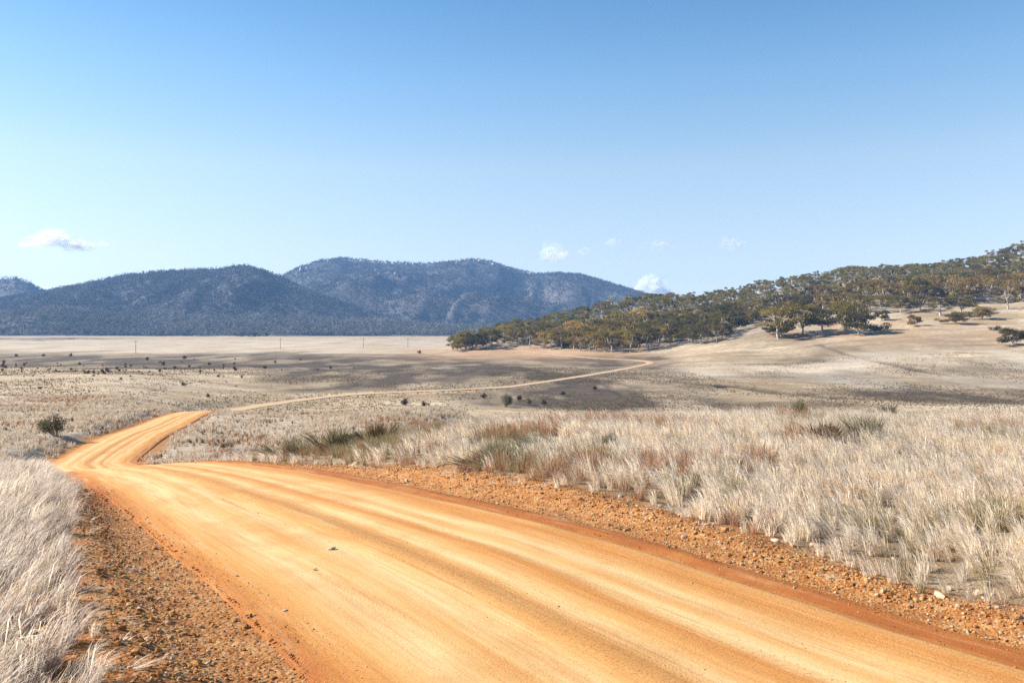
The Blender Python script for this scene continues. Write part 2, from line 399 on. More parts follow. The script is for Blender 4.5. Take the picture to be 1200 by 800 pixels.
dirt = (1 - sstep(1.0, 1.6, e_ / np.maximum(wv_, .1) + edge_n)) * (1 - sstep(110, 170, gr_))
low = (gr_ > 38) & (gr_ < 120)
dirt = np.where(low, (1 - sstep(.3, 1.3, e_ + edge_n * 1.5)), dirt)
# cut bank of bare earth beside the lower road and the older spur beside it
bx, by = hit(150, 497, 40)
dirt = np.maximum(dirt, .85 * np.exp(-(((GX - bx + .0) / 3.0) ** 2 + ((GY - by) / 5) ** 2)))
attr(me, 'dirt', np.clip(dirt, 0, 1))
attr(me, 'far', sstep(60, 200, gr_))
hx, hy = hit(92, 562, 5); attr(me, 'redearth', np.exp(-(((GX - hx) / 1.3) ** 2 + ((GY - hy) / 3.2) ** 2)) * (e_ > 0))
PXg = CX + GX / np.maximum(GY, .1) * F
PYg = PYH + (ZC - GZ) / np.maximum(GY, .1) * F
front = (GY > 100)
W1 = fbm(GX / 60, GY / 160, 3, 5) ; W2 = fbm(GX / 25, GY / 60, 9, 5)
def band(d0, d1, soft, x0=None, x1=None, sx=60):
    yy = GY * (1 + .14 * W1 + .05 * W2); m = sstep(d0 * (1 - soft), d0, yy) * (1 - sstep(d1, d1 * (1 + soft), yy))
    if x0 is not None: m = m * sstep(x0 - sx, x0 + sx, PXg + 60 * W1) * (1 - sstep(x1 - sx, x1 + sx, PXg + 60 * W1))
    return m
sedge_shade = np.zeros(len(GX))  # dark vegetation mask; the left plain band also paints in cloud shadow
for args, k in (((430, 640, .12, -2000, 560), .85), ((300, 410, .15, 330, 800), .8), ((330, 560, .12, 480, 790, 40), .8), ((225, 262, .10, 560, 2000), .85), ((262, 305, .08, 700, 2000), .55),
                ((325, 345, .06, 760, 2000), .65), ((250, 320, .1, 540, 780, 40), .65), ((650, 700, .05, -2000, 120), .7), ((1400, 1600, .05, -2000, 130, 40), .8), ((415, 470, .1, 900, 1160, 40), .35)):
    sedge_shade = np.maximum(sedge_shade, k * band(*args))
W3 = fbm(GX / 11, GY / 24, 71, 4)
sedge_shade = np.clip(sedge_shade * (1.0 + 1.0 * W2) * np.clip(1.0 + .9 * W3, .45, 1.25), 0, 1)
sedge_shade *= front * (dirt < .1)
wood_line = np.interp(PXg, [525, 560, 600, 640, 700, 745, 790, 846, 862, 900, 930, 960, 1000, 1060, 1120, 1200, 1400], [411, 411, 405, 409, 413.5, 412.5, 405, 402, 388, 378, 372, 370, 366, 361, 356, 352, 345])
sedge_shade = np.maximum(sedge_shade, .5 * np.clip(.9 + W2, 0, 1) * front * np.exp(-((PXg - 905) / 75) ** 4 - ((PYg - 391) / 15) ** 4))  # cloud shadow over the middle hill pasture, painted as darker ground
sedge_shade = np.maximum(sedge_shade, .62 * front * (GY > 480) * (GY < 1200) * (PXg > 530) * (PXg < 1700) * (GZ > ZC - 19.4) * (1 - sstep(-3, 2, PYg - wood_line)))
# the creek: a dark incised line
creek_px = [(560, 432), (640, 436), (700, 440), (780, 446), (835, 451), (870, 452), (930, 462), (1010, 468), (1120, 469), (1260, 471)]
cpts = chaikin(np.array([hit(a, b, 150) for a, b in creek_px]), 3)
cpts = np.stack([np.interp(np.linspace(0, 1, 300), np.linspace(0, 1, len(cpts)), cpts[:, k]) for k in (0, 1)], 1)
def dist_to(pts, mask):
    out = np.full(len(GX), 1e4); idx = np.nonzero(mask)[0]
    for i in range(0, len(idx), 20000):
        j = idx[i:i + 20000]
        out[j] = np.sqrt(((GX[j, None] - pts[None, :, 0]) ** 2 + (GY[j, None] - pts[None, :, 1]) ** 2).min(1))
    return out
midz = (gr_ > 180) & (gr_ < 700)
dc = dist_to(cpts, midz) + 3 * W2
sedge_shade = np.maximum(sedge_shade, .9 * (1 - sstep(2, 5, dc)))
path_px = [(957, 404), (990, 414), (1030, 424), (1075, 434), (1120, 441)]
ppts = np.array([hit(a, b, 150) for a, b in path_px])
ppts = np.stack([np.interp(np.linspace(0, 1, 200), np.linspace(0, 1, len(ppts)), ppts[:, k]) for k in (0, 1)], 1)
gull_px = [(702, 446), (716, 455), (735, 464), (757, 474)]
gpts = np.array([hit(a, b, 150) for a, b in gull_px])
gpts = np.stack([np.interp(np.linspace(0, 1, 120), np.linspace(0, 1, len(gpts)), gpts[:, k]) for k in (0, 1)], 1)
dp = np.minimum(dist_to(ppts, midz), dist_to(gpts, midz)) + 1.5 * W2
sedge_shade = np.maximum(sedge_shade, .85 * (1 - sstep(1.2, 3.8, dp)))
cut = -1.1 * (1 - sstep(0, 4, dc)) - .35 * (1 - sstep(0, 3, dp))
cut *= sstep(3, 9, e_)
co = np.stack([GX, GY, GZ + cut], 1); GZ = GZ + cut
me.vertices.foreach_set('co', co.astype(np.float32).ravel()); me.update()
attr(me, 'sedge_shade', np.clip(sedge_shade, 0, 1))
bl = .45 * sstep(34, 44, gr_) * (1 - sstep(125, 150, gr_)) * np.clip(.9 + W3, 0, 1.2) + np.clip(.55 * band(700, 1300, .15) + .5 * band(120, 138, .06, -2000, 330) + .6 * band(345, 400, .08, 800, 2000) + .4 * band(290, 320, .06, 860, 2000), 0, 1) * np.clip(.6 + 1.2 * W2, 0, 1) * front
bl = np.clip(bl, 0, 1)
attr(me, 'bleached', bl)
ru = np.clip(np.exp(-(((PXg - 600) / 130) ** 2 + ((PYg - 413) / 8) ** 2)) * 1.0 + .55 * np.exp(-(((PXg - 1010) / 70) ** 2 + ((PYg - 386) / 9) ** 2)) + .35 * np.exp(-(((PXg - 1130) / 120) ** 2 + ((PYg - 392) / 12) ** 2)), 0, 1) * (GY > 420) * (GY < 1000)
ru = np.maximum(ru, .5 * (1 - sstep(1, 6, e_)) * (gr_ > 430))
attr(me, 'rust', ru * np.clip(.8 + W2, 0, 1))
tag(link('ground', me, M_GROUND), kind='structure')

# ------------------------------------------------------------------ road sheet
na = 57
ac = np.linspace(-1.04, 1.04, na)
SX = RX[:, None] + RN[:, 0:1] * ac[None] * RW[:, None]
SY = RY[:, None] + RN[:, 1:2] * ac[None] * RW[:, None]
rd = np.hypot(SX, SY)
nearm = 1 - sstep(60, 140, rd)
lift = np.interp(rd, [0, 100, 200, 500], [0.0, .02, .07, .13])
along = np.repeat(ss[:, None], na, 1)
rut = sum(-.009 * np.exp(-((ac[None] + .05 * fbm(along / 14, along * 0 + k, 3) - c0) / .07) ** 2) for k, c0 in enumerate((-.62, -.34, .03, .29, .47)))
lumps = fbm(SX / 1.1, SY / 1.1, 21, 4) * .012 + fbm(along / 2.5, ac[None] * 9 + 0 * along, 22, 3) * .010
ridge = .045 * np.exp(-((ac[None] - .955) / .035) ** 2) - .04 * np.exp(-((ac[None] - .885) / .04) ** 2) + .02 * np.exp(-((ac[None] + .15) / .06) ** 2)
SZ = RZ[:, None] + lift + .05 * (1 - ac[None] ** 2) + nearm * (rut + lumps + ridge) - .13 * sstep(.985, 1.04, np.abs(ac[None]))
me = grid_mesh('dirt_road', np.stack([SX, SY, SZ], -1).reshape(-1, 3), len(ss), na)
uvl = me.uv_layers.new(name='road')
vi = np.empty(len(me.loops), np.int32); me.loops.foreach_get('vertex_index', vi)
uvv = np.stack([along.ravel(), np.repeat(ac[None], len(ss), 0).ravel()], 1)[vi]
uvl.data.foreach_set('uv', uvv.astype(np.float32).ravel())
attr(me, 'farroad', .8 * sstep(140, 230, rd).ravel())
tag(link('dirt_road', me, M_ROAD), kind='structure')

# pond in the creek
wx, wy = hit(841, 452.5, 150); wz = gz1(wx, wy)
s = NT('still_water'); b = s.n('ShaderNodeBsdfPrincipled'); b.inputs['Base Color'].default_value = (.02, .035, .05, 1); b.inputs['Roughness'].default_value = .08
s.set(b.inputs['Normal'], s.bump(s.noise(s.pos(), 1.5), .08, .05)); s.t.links.new(b.outputs[0], s.out.inputs[0]); M_WATER = s.m
ang = np.linspace(0, 2 * math.pi, 40, endpoint=False)
V = [(wx + math.cos(a) * (2.6 + .9 * math.sin(3 * a + 1)), wy + math.sin(a) * (5.5 + math.cos(2 * a)), wz + .35) for a in ang]
tag(link('pond_water', poly_mesh('pond_water', V, [tuple(range(40))]), M_WATER), kind='structure')

# ------------------------------------------------------------------ mountains
def mat_mount():
    s = NT('mountain_floor'); p = s.pos()
    return s.diffuse(s.colramp(s.noise(p, .02, 6, .7), ((.3, (.045, .042, .04)), (.7, (.12, .108, .098)))), .95)
M_MOUNT = mat_mount()
def mountain(name, sil, Dc, Df, seed, u0, u1, nu=300, nd=110, apron=.3, spur=.28):
    sil = np.array(sil, float)
    us = np.linspace(u0, u1, nu); ts = np.linspace(-.06, 1.5, nd)
    px = CX + us * F
    ang_ = (PYH - np.interp(px, sil[:, 0], sil[:, 1]) - 1.5) / F
    zc = np.interp(px, sil[:, 0], sil[:, 1]) * 0 + ZC + ang_ * Dc
    U, T = np.meshgrid(us, ts, indexing='ij')
    wig = fbm(us * 9, us * 0 + seed, seed, 3)
    D = Df * (1 + .03 * wig[:, None]) + T * (Dc * (1 + .05 * fbm(us * 5, us * 0 + 3, seed + 9, 3)[:, None]) - Df)
    tc = np.clip(T, 0, 1)
    prof = np.where(T <= 1, apron * .35 * sstep(0, .5, tc) * 1 + (1 - apron * .35) * sstep(apron * .6, 1.12, tc) / sstep(apron * .6, 1.12, np.array(1.0)), 1 - 1.6 * (T - 1) ** 1.5)
    X, Y = U * D, D
    sp = fbm(X / 420 + 2.5 * fbm(X / 900, Y / 900, seed + 3, 2), Y / 1100, seed + 5, 5)
    rel = np.sin(np.clip(T, 0, 1) * math.pi) ** .8
    hgt = (zc[:, None] - (ZC - 17))
    rid = 1 - np.abs(fbm(X / 300 + 1.6 * fbm(X / 700, Y / 900, seed + 31, 3), Y / 1500, seed + 33, 4)) * 2.2
    Z = (ZC - 17) + hgt * prof + hgt * .15 * (rid - .55) * rel + hgt * spur * 2.0 * sp * rel + fbm(X / 120, Y / 120, seed + 7, 4) * 10 * rel
    Z = np.where(T < 0, ZC - 19 + T * 0, Z)
    # nothing on the face may stand above the crest line of its own column
    lim = ZC + (ang_[:, None] + .0002) * D
    Z = np.where(T < 1, np.minimum(Z, lim - 2), Z)
    me = grid_mesh(name, np.stack([X, Y, Z], -1).reshape(-1, 3), nu, nd)
    tag(link(name, me, M_MOUNT), kind='structure')
    return us, ts, X, Y, Z
mA = mountain('wooded_foothill', [(-400, 352), (-200, 358), (-60, 356), (0, 352), (55, 343), (100, 334), (150, 323), (200, 318), (250, 314), (285, 312), (310, 318), (330, 325), (360, 340), (400, 354), (430, 364), (470, 378), (500, 386), (560, 391), (640, 394)],
              3000, 2020, 3, -.85, .02, 330, 110)
mB = mountain('mountain', [(-400, 380), (200, 362), (270, 348), (330, 325), (350, 314), (375, 306), (400, 303), (440, 306), (500, 308), (545, 304), (575, 306.5), (600, 315), (640, 320), (680, 322.5), (710, 331), (755, 345), (800, 358), (850, 370), (950, 382), (1100, 388)],
              4200, 2250, 8, -.5, .5, 380, 130, .35, .24)
mD = mountain('low_foothill', [(-500, 362), (-250, 366), (-100, 363), (0, 367), (60, 362), (120, 366), (200, 368), (250, 372), (330, 371), (400, 377), (450, 376), (520, 382), (600, 386), (700, 391), (800, 393)],
              2330, 1985, 23, -.8, .16, 260, 50, .3, .1)
mC = mountain('distant_hill', [(-500, 352), (-250, 345), (-100, 336), (-40, 329), (0, 326.5), (18, 325), (36, 331), (56, 343), (90, 352), (140, 362), (250, 372)], 4000, 2700, 15, -1.0, -.35, 220, 80, .3, .2)

# ------------------------------------------------------------------ scattering without visible sources: points carry instances made by geometry nodes
def scatter(name, pts, rot, scl, idx, protos, pid=None):
    me = bpy.data.meshes.new(name); me.vertices.add(len(pts)); me.vertices.foreach_set('co', np.asarray(pts, np.float32).ravel())
    a = me.attributes.new('rot', 'FLOAT_VECTOR', 'POINT'); a.data.foreach_set('vector', np.asarray(rot, np.float32).ravel())
    scl = np.asarray(scl, np.float32)
    if scl.ndim == 1: scl = np.repeat(scl[:, None], 3, 1)
    a = me.attributes.new('scl', 'FLOAT_VECTOR', 'POINT'); a.data.foreach_set('vector', scl.ravel())
    a = me.attributes.new('idx', 'INT', 'POINT'); a.data.foreach_set('value', np.asarray(idx, np.int32))
    me.update()
    o = link(name, me); tag(o, kind='stuff')
    pc = bpy.data.collections.new(name + '_kinds')
    for i, (m, mat) in enumerate(protos):
        if mat and not m.materials: m.materials.append(mat)
        pc.objects.link(bpy.data.objects.new('%s_%02d' % (name, i), m))
    g = bpy.data.node_groups.new(name, 'GeometryNodeTree')
    g.interface.new_socket('Geometry', in_out='INPUT', socket_type='NodeSocketGeometry'); g.interface.new_socket('Geometry', in_out='OUTPUT', socket_type='NodeSocketGeometry')
    N = g.nodes.new; gi, go = N('NodeGroupInput'), N('NodeGroupOutput')
    ci = N('GeometryNodeCollectionInfo'); ci.inputs[0].default_value = pc; ci.inputs[1].default_value = True; ci.inputs[2].default_value = True
    ip = N('GeometryNodeInstanceOnPoints'); ip.inputs['Pick Instance'].default_value = True
    def na_(nm, ty):
        x = N('GeometryNodeInputNamedAttribute'); x.data_type = ty; x.inputs[0].default_value = nm; return x.outputs[0]
    er = N('FunctionNodeEulerToRotation')
    L = g.links.new
    L(gi.outputs[0], ip.inputs['Points']); L(ci.outputs[0], ip.inputs['Instance']); L(na_('idx', 'INT'), ip.inputs['Instance Index'])
    L(na_('rot', 'FLOAT_VECTOR'), er.inputs[0]); L(er.outputs[0], ip.inputs['Rotation']); L(na_('scl', 'FLOAT_VECTOR'), ip.inputs['Scale'])
    L(ip.outputs[0], go.inputs[0])
    md = o.modifiers.new('scatter', 'NODES'); md.node_group = g
    return o

# ------------------------------------------------------------------ plant builders
def rdir(r_, up=0.0):
    v = np.array([r_.gauss(0, 1), r_.gauss(0, 1), r_.gauss(0, 1) + up]); return v / (np.linalg.norm(v) + 1e-9)

def leaf_cloud(r_, V, Fc, ctr, rad, flat, nleaf, size):
    for _ in range(nleaf):
        d = rdir(r_); q_ = r_.random() ** .45
        p = np.array(ctr) + d * rad * q_ * np.array([1, 1, flat])
        a = rdir(r_, -.25); nrm = rdir(r_, .5); b = np.cross(a, nrm); b /= np.linalg.norm(b) + 1e-9
        L = size * r_.uniform(.7, 1.35); wd = L * r_.uniform(.3, .5)
        i = len(V); V += [p - a * L * .5, p + b * wd * .5 + a * L * .05, p + a * L * .5, p - b * wd * .5 + a * L * .05]
        Fc.append((i, i + 1, i + 2, i + 3))

def tube(V, Fc, pts, rads, k=5):
    pts = [np.array(p, float) for p in pts]; st = len(V)
    for j, p in enumerate(pts):
        d = pts[min(j + 1, len(pts) - 1)] - pts[max(j - 1, 0)]; d /= np.linalg.norm(d) + 1e-9
        a = np.cross(d, (0.31, .9, .22)); a /= np.linalg.norm(a) + 1e-9; b = np.cross(d, a)
        for q_ in range(k):
            an = 2 * math.pi * q_ / k; V.append(p + (a * math.cos(an) + b * math.sin(an)) * rads[j])
    for j in range(len(pts) - 1):
        for q_ in range(k):
            a0 = st + j * k + q_; a1 = st + j * k + (q_ + 1) % k
            Fc.append((a0, a1, a1 + k, a0 + k))
    Fc.append(tuple(st + (len(pts) - 1) * k + q_ for q_ in range(k)))

def gum(seed, H=11, spread=5.5, fork=.28, clumps=30, leaf=.62, per=115, flat=.62, low=.36, dome=0):
    """trunk-and-limb mesh and crown mesh of a wide-headed gum tree"""
    r_ = random.Random(seed); TV, TF, CV, CF = [], [], [], []
    lean = np.array([r_.uniform(-.12, .12), r_.uniform(-.12, .12), 1.0])
    fk = lean * H * fork; r0 = H * .027
    tube(TV, TF, [(0, 0, -.8), (0, 0, 0), fk * .5 + np.array([r_.uniform(-.15, .15), r_.uniform(-.15, .15), 0]), fk], [r0 * 1.5, r0 * 1.15, r0 * .95, r0 * .85], 7)
    nl = r_.choice((3, 4, 4, 5)); ends = []; a0 = r_.uniform(0, 6.28)
    for i in range(nl):
        an = a0 + i * 2 * math.pi / nl + r_.uniform(-.5, .5); out = spread * r_.uniform(.35, .7); hh = H * r_.uniform(.62, .86)
        e = np.array([math.cos(an) * out, math.sin(an) * out, hh])
        m = fk * .45 + e * .55 + np.array([r_.uniform(-.6, .6), r_.uniform(-.6, .6), r_.uniform(-.7, .1)])
        tube(TV, TF, [fk - lean * .3, m, e], [r0 * .62, r0 * .42, r0 * .16])
        ends.append(e)
        for j in range(r_.choice((2, 3, 3))):
            an2 = an + r_.uniform(-1.2, 1.2); o2 = spread * r_.uniform(.55, 1.0)
            e2 = np.array([math.cos(an2) * o2, math.sin(an2) * o2, H * (r_.uniform(low, .88) - .10 * (o2 / spread))])
            mm = m * .45 + e2 * .55 + np.array([r_.uniform(-.4, .4), r_.uniform(-.4, .4), r_.uniform(-.1, .5)])
            tube(TV, TF, [m, mm, e2], [r0 * .32, r0 * .22, r0 * .07], 4); ends.append(e2)
    while len(ends) < clumps:
        b_ = r_.choice(ends[:nl * 4]); ends.append(b_ + np.array([r_.gauss(0, spread * .2), r_.gauss(0, spread * .2), r_.gauss(.3, H * .055)]))
    for _ in range(dome):
        d = rdir(r_); q_ = r_.uniform(.55, 1); ends.append(np.array([d[0] * spread * .78 * q_, d[1] * spread * .78 * q_, H * (.56 + .36 * d[2] * q_)]))
    for e in ends:
        leaf_cloud(r_, CV, CF, e + np.array([0, 0, .3]), spread * r_.uniform(.20, .36), flat, int(per * r_.uniform(.6, 1.3)), leaf)
    return poly_mesh('trunk', TV, TF, True), poly_mesh('crown', CV, CF)

def shrub(seed, H=1.0, W=1.0, stems=9, per=26, leaf=.16, flat=.8):
    r_ = random.Random(seed); TV, TF, CV, CF = [], [], [], []
    for i in range(stems):
        an = r_.uniform(0, 6.28); o = W * .5 * r_.random() ** .6; h = H * r_.uniform(.5, .95) * (1 - .35 * (2 * o / W) ** 2)
        e = np.array([math.cos(an) * o, math.sin(an) * o, h])
        tube(TV, TF, [(e[0] * .1, e[1] * .1, -.06), e * np.array([.6, .6, .55]), e], [.018 * H, .012 * H, .004 * H], 4)
        leaf_cloud(r_, CV, CF, e * .92, W * .2, flat, per, leaf)
        leaf_cloud(r_, CV, CF, e * np.array([.8, .8, .55]), W * .18, flat, per // 2, leaf)
    return poly_mesh('stems', TV, TF, True), poly_mesh('foliage', CV, CF)

def tuft(seed, nb, H, W, wid, lean=(0, 0), heads=.2, spreadr=.06):
    r_ = random.Random(seed); V, Fc = [], []
    for _ in range(nb):
        an = r_.uniform(0, 6.28); b0 = np.array([math.cos(an), math.sin(an), 0]) * spreadr * r_.random() ** .5
        h = H * r_.uniform(.45, 1.0) if r_.random() > .12 else H * r_.uniform(1.0, 1.3)
        o = np.array([math.cos(an), math.sin(an), 0]) * W * r_.random() * .8 + np.array([r_.gauss(0, W * .3), r_.gauss(0, W * .3), 0]) + np.array([lean[0] * h, lean[1] * h, 0])
        face = r_.uniform(0, 3.14); sd = np.array([math.cos(face), math.sin(face), 0])
        w0 = wid * r_.uniform(.7, 1.3); head = r_.random() < heads
        p1 = b0 + o * .18 + np.array([0, 0, h * .42]); p2 = b0 + o * .5 + np.array([0, 0, h * .78]); p3 = b0 + o + np.array([0, 0, h * r_.uniform(.82, 1.0)])
        i = len(V); w2 = w0 * (1.9 if head else .62)
        V += [b0 - sd * w0 * .5, b0 + sd * w0 * .5, p1 - sd * w0 * .45, p1 + sd * w0 * .45, p2 - sd * w2 * .5, p2 + sd * w2 * .5, p3 - sd * w0 * .12, p3 + sd * w0 * .12]
        Fc += [(i, i + 1, i + 3, i + 2), (i + 2, i + 3, i + 5, i + 4), (i + 4, i + 5, i + 7, i + 6)]
    return poly_mesh('tuft', V, Fc)

def stone_mesh(seed, sub=2, flat=.6, rough=.35):
    r_ = random.Random(seed); bm = bmesh.new(); bmesh.ops.create_icosphere(bm, subdivisions=sub, radius=1)
    pls = [(rdir(r_), r_.uniform(.55, .85)) for _ in range(9)]
    sx, sy = r_.uniform(.8, 1.25), r_.uniform(.65, 1)
    for v in bm.verts:
        p = np.array(v.co)
        for nn, dd in pls:
            k = p @ nn - dd
            if k > 0: p = p - nn * k * .92
        p = p * (1 + r_.uniform(-.03, .03)); v.co = (p[0] * sx, p[1] * sy, p[2] * flat)
    m = bpy.data.meshes.new('stone'); bm.to_mesh(m); bm.free(); return m

# ------------------------------------------------------------------ plant and stone materials
def mat_foliage(name, stops, transl=.3, use_color=False):
    s = NT(name); oi = s.n('ShaderNodeObjectInfo')
    nz = s.noise(s.n('ShaderNodeTexCoord').outputs['Object'], .9, 3, .6)
    f = s.math('ADD', s.math('MULTIPLY', oi.outputs['Random'], .6), s.math('MULTIPLY', nz, .5))
    col = s.colramp(f, stops)
    if use_color: col = s.mix(1.0, col, oi.outputs['Color'], 'MULTIPLY')
    return s.diffuse(col, .75, None, transl)
M_LEAF = mat_foliage('gum_leaves', ((.2, (.085, .074, .021)), (.5, (.175, .147, .04)), (.75, (.245, .197, .055)), (.95, (.265, .18, .065))), .42, True)
M_SCRUB = mat_foliage('scrub_leaves', ((.2, (.115, .105, .055)), (.6, (.21, .185, .10)), (.95, (.28, .23, .13))), .25)
M_DARKSHRUB = mat_foliage('dark_scrub_leaves', ((.2, (.035, .026, .019)), (.6, (.06, .044, .03)), (.95, (.09, .064, .045))), .15)
def mat_far(name, stops):
    s = NT(name); p = s.pos()
    f = s.math('ADD', s.math('MULTIPLY', s.rand(), .52), s.math('MULTIPLY', s.math('SUBTRACT', s.noise(s.vmul(p, (1, .45, 1)), .006, 5, .7), .26), 1.0))
    return s.diffuse(s.colramp(f, stops), .8, None, .15)
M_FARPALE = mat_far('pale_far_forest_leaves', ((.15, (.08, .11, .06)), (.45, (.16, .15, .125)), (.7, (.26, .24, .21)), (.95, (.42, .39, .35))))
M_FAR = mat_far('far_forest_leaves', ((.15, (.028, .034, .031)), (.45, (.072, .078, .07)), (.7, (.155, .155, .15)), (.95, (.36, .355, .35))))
def mat_bark():
    s = NT('pale_gum_bark'); return s.diffuse(s.colramp(s.noise(s.n('ShaderNodeTexCoord').outputs['Object'], 1.6, 4, .6), ((.3, (.24, .19, .15)), (.6, (.50, .44, .385)))), .85)
M_BARK = mat_bark()
def mat_grass(name, stops, tr=.35):
    s = NT(name); nz = s.noise(s.pos(), .45, 3, .6)
    f = s.math('ADD', s.math('MULTIPLY', s.rand(), .55), s.math('MULTIPLY', nz, .6))
    isl = s.n('ShaderNodeNewGeometry').outputs['Random Per Island']
    col = s.colramp(s.math('ADD', s.math('MULTIPLY', f, .62), s.math('MULTIPLY', isl, .38)), stops)
    col = s.mix(s.math('MULTIPLY', s.ramp(isl, .88, .96), .7), col, (.26, .15, .08))
    return s.diffuse(col, .7, None, tr)
M_STRAW = mat_grass('bleached_grass', ((.2, (.72, .54, .34)), (.45, (.90, .77, .58)), (.7, (.95, .86, .71)), (.95, (.78, .61, .41))), .45)
M_GREYG = mat_grass('grey_grass', ((.2, (.42, .325, .24)), (.5, (.60, .51, .415)), (.75, (.70, .61, .52)), (.95, (.48, .38, .29))), .45)
M_RUST = mat_grass('rusty_grass', ((.2, (.28, .14, .07)), (.5, (.44, .25, .145)), (.8, (.58, .39, .235)), (.95, (.38, .20, .11))))
M_OLIVE = mat_grass('olive_sedge', ((.2, (.20, .165, .075)), (.5, (.33, .27, .135)), (.8, (.46, .37, .215)), (.95, (.38, .29, .16))))
def mat_stone(name, stops):
    s = NT(name); f = s.math('ADD', s.math('MULTIPLY', s.rand(), .7), s.math('MULTIPLY', s.noise(s.n('ShaderNodeTexCoord').outputs['Object'], 3, 5, .7), .45))
    return s.diffuse(s.colramp(f, stops), .9, s.bump(s.noise(s.n('ShaderNodeTexCoord').outputs['Object'], 6, 4), .3, .1))
M_GRAVEL = mat_stone('verge_gravel', ((.15, (.22, .075, .02)), (.45, (.36, .15, .042)), (.7, (.43, .23, .08)), (.95, (.50, .36, .21))))
M_PALE = mat_stone('pale_quartz', ((.2, (.40, .29, .18)), (.6, (.54, .44, .31)), (.95, (.46, .32, .19))))
M_REDST = mat_stone('red_clod', ((.2, (.22, .085, .03)), (.6, (.34, .155, .06)), (.95, (.42, .225, .10))))
M_GRANITE = mat_stone('granite', ((.2, (.22, .205, .195)), (.6, (.33, .315, .30)), (.95, (.40, .385, .37))))

# ------------------------------------------------------------------ forest of the mountains (a far-off mass)
def far_tree(seed, h, w_):
    r_ = random.Random(seed); V, Fc = [], []
    tube(V, Fc, [(0, 0, -2), (0, 0, h * .6)], [.25, .15], 4)
    for _ in range(7):
        leaf_cloud(r_, V, Fc, (r_.gauss(0, w_ * .25), r_.gauss(0, w_ * .25), h * r_.uniform(.45, .92)), w_ * .27, .75, 10, 1.7)
    return poly_mesh('tree', V, Fc)
protos = [(far_tree(40 + i, h, w_), M_FAR) for i, (h, w_) in enumerate(((9, 6), (11, 7), (8, 7), (12, 6)))]
def far_forest(name, M, N, seed, tmax=1.06):
    us, ts, X, Y, Z = M; g = np.random.default_rng(seed)
    a = g.uniform(0, len(us) - 1.001, N); tt_ = g.random(N) ** .9; b = np.interp(tt_ * (tmax + .02) - .02, ts, np.arange(len(ts)))
    i, j = a.astype(int), b.astype(int); fa, fb = a - i, b - j
    L = lambda Q: (Q[i, j] * (1 - fa) + Q[i + 1, j] * fa) * (1 - fb) + (Q[i, j + 1] * (1 - fa) + Q[i + 1, j + 1] * fa) * fb
    x, y, z = L(X), L(Y), L(Z)
    u = x / y; keep = (np.abs(u) < .66) & (z > ZC - 18.5)
    # openings: thin on the high heath and in patches
    dens = .62 + .9 * fbm(x / 160, y / 240, seed, 4); keep &= g.random(N) < np.clip(dens, .45, 1)
    x, y, z = x[keep], y[keep], z[keep]; k = len(x)
    o = scatter(name, np.stack([x, y, z], 1), np.stack([0 * x, 0 * x, g.uniform(0, 6.28, k)], 1), g.uniform(.8, 1.7, k), g.integers(0, 4, k), protos)
    tag(o, 'blue-grey eucalypt forest covering the %s' % name.replace('_forest', '').replace('_', ' '), 'forest')
far_forest('foothill_forest', mA, 62000, 1)
far_forest('mountain_forest', mB, 80000, 2, 1.04)
far_forest('distant_hill_forest', mC, 12000, 3)
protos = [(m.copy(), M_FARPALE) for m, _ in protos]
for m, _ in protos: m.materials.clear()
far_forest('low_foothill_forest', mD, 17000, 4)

# ------------------------------------------------------------------ haze
bm = bmesh.new(); bmesh.ops.create_cube(bm, size=1); hm = bpy.data.meshes.new('haze'); bm.to_mesh(hm); bm.free()
s = NT('air'); pv = s.n('ShaderNodeVolumePrincipled'); pv.inputs['Color'].default_value = (.28, .54, 1, 1); pv.inputs['Density'].default_value = .00008
pv.inputs['Anisotropy'].default_value = 0.0
s.t.links.new(pv.outputs[0], s.out.inputs['Volume'])
hz = link('haze', hm, s.m, None, (0, 0, 205), (0, 0, 0), (12800, 12800, 420)); tag(hz, kind='stuff')
# ------------------------------------------------------------------ clouds, far outside the haze
def cloud_mat(amax):
    s = NT('cloud_vapour'); lw = s.n('ShaderNodeLayerWeight'); lw.inputs['Blend'].default_value = .5
    nz = s.noise(s.n('ShaderNodeTexCoord').outputs['Object'], .012, 6, .65)
    al = s.math('MULTIPLY', s.math('MULTIPLY', s.math('POWER', s.math('SUBTRACT', 1.0, lw.outputs['Facing']), 1.6), s.ramp(nz, .30, .58)), amax)
    d = s.n('ShaderNodeBsdfDiffuse'); d.inputs[0].default_value = (.98, .98, .99, 1); t = s.n('ShaderNodeBsdfTranslucent'); t.inputs[0].default_value = (.98, .98, .99, 1)
    m1 = s.n('ShaderNodeMixShader'); m1.inputs[0].default_value = .75; s.t.links.new(d.outputs[0], m1.inputs[1]); s.t.links.new(t.outputs[0], m1.inputs[2])
    tr = s.n('ShaderNodeBsdfTransparent'); m2 = s.n('ShaderNodeMixShader'); s.set(m2.inputs[0], al); s.t.links.new(tr.outputs[0], m2.inputs[1]); s.t.links.new(m1.outputs[0], m2.inputs[2])
    s.t.links.new(m2.outputs[0], s.out.inputs[0]); return s.m
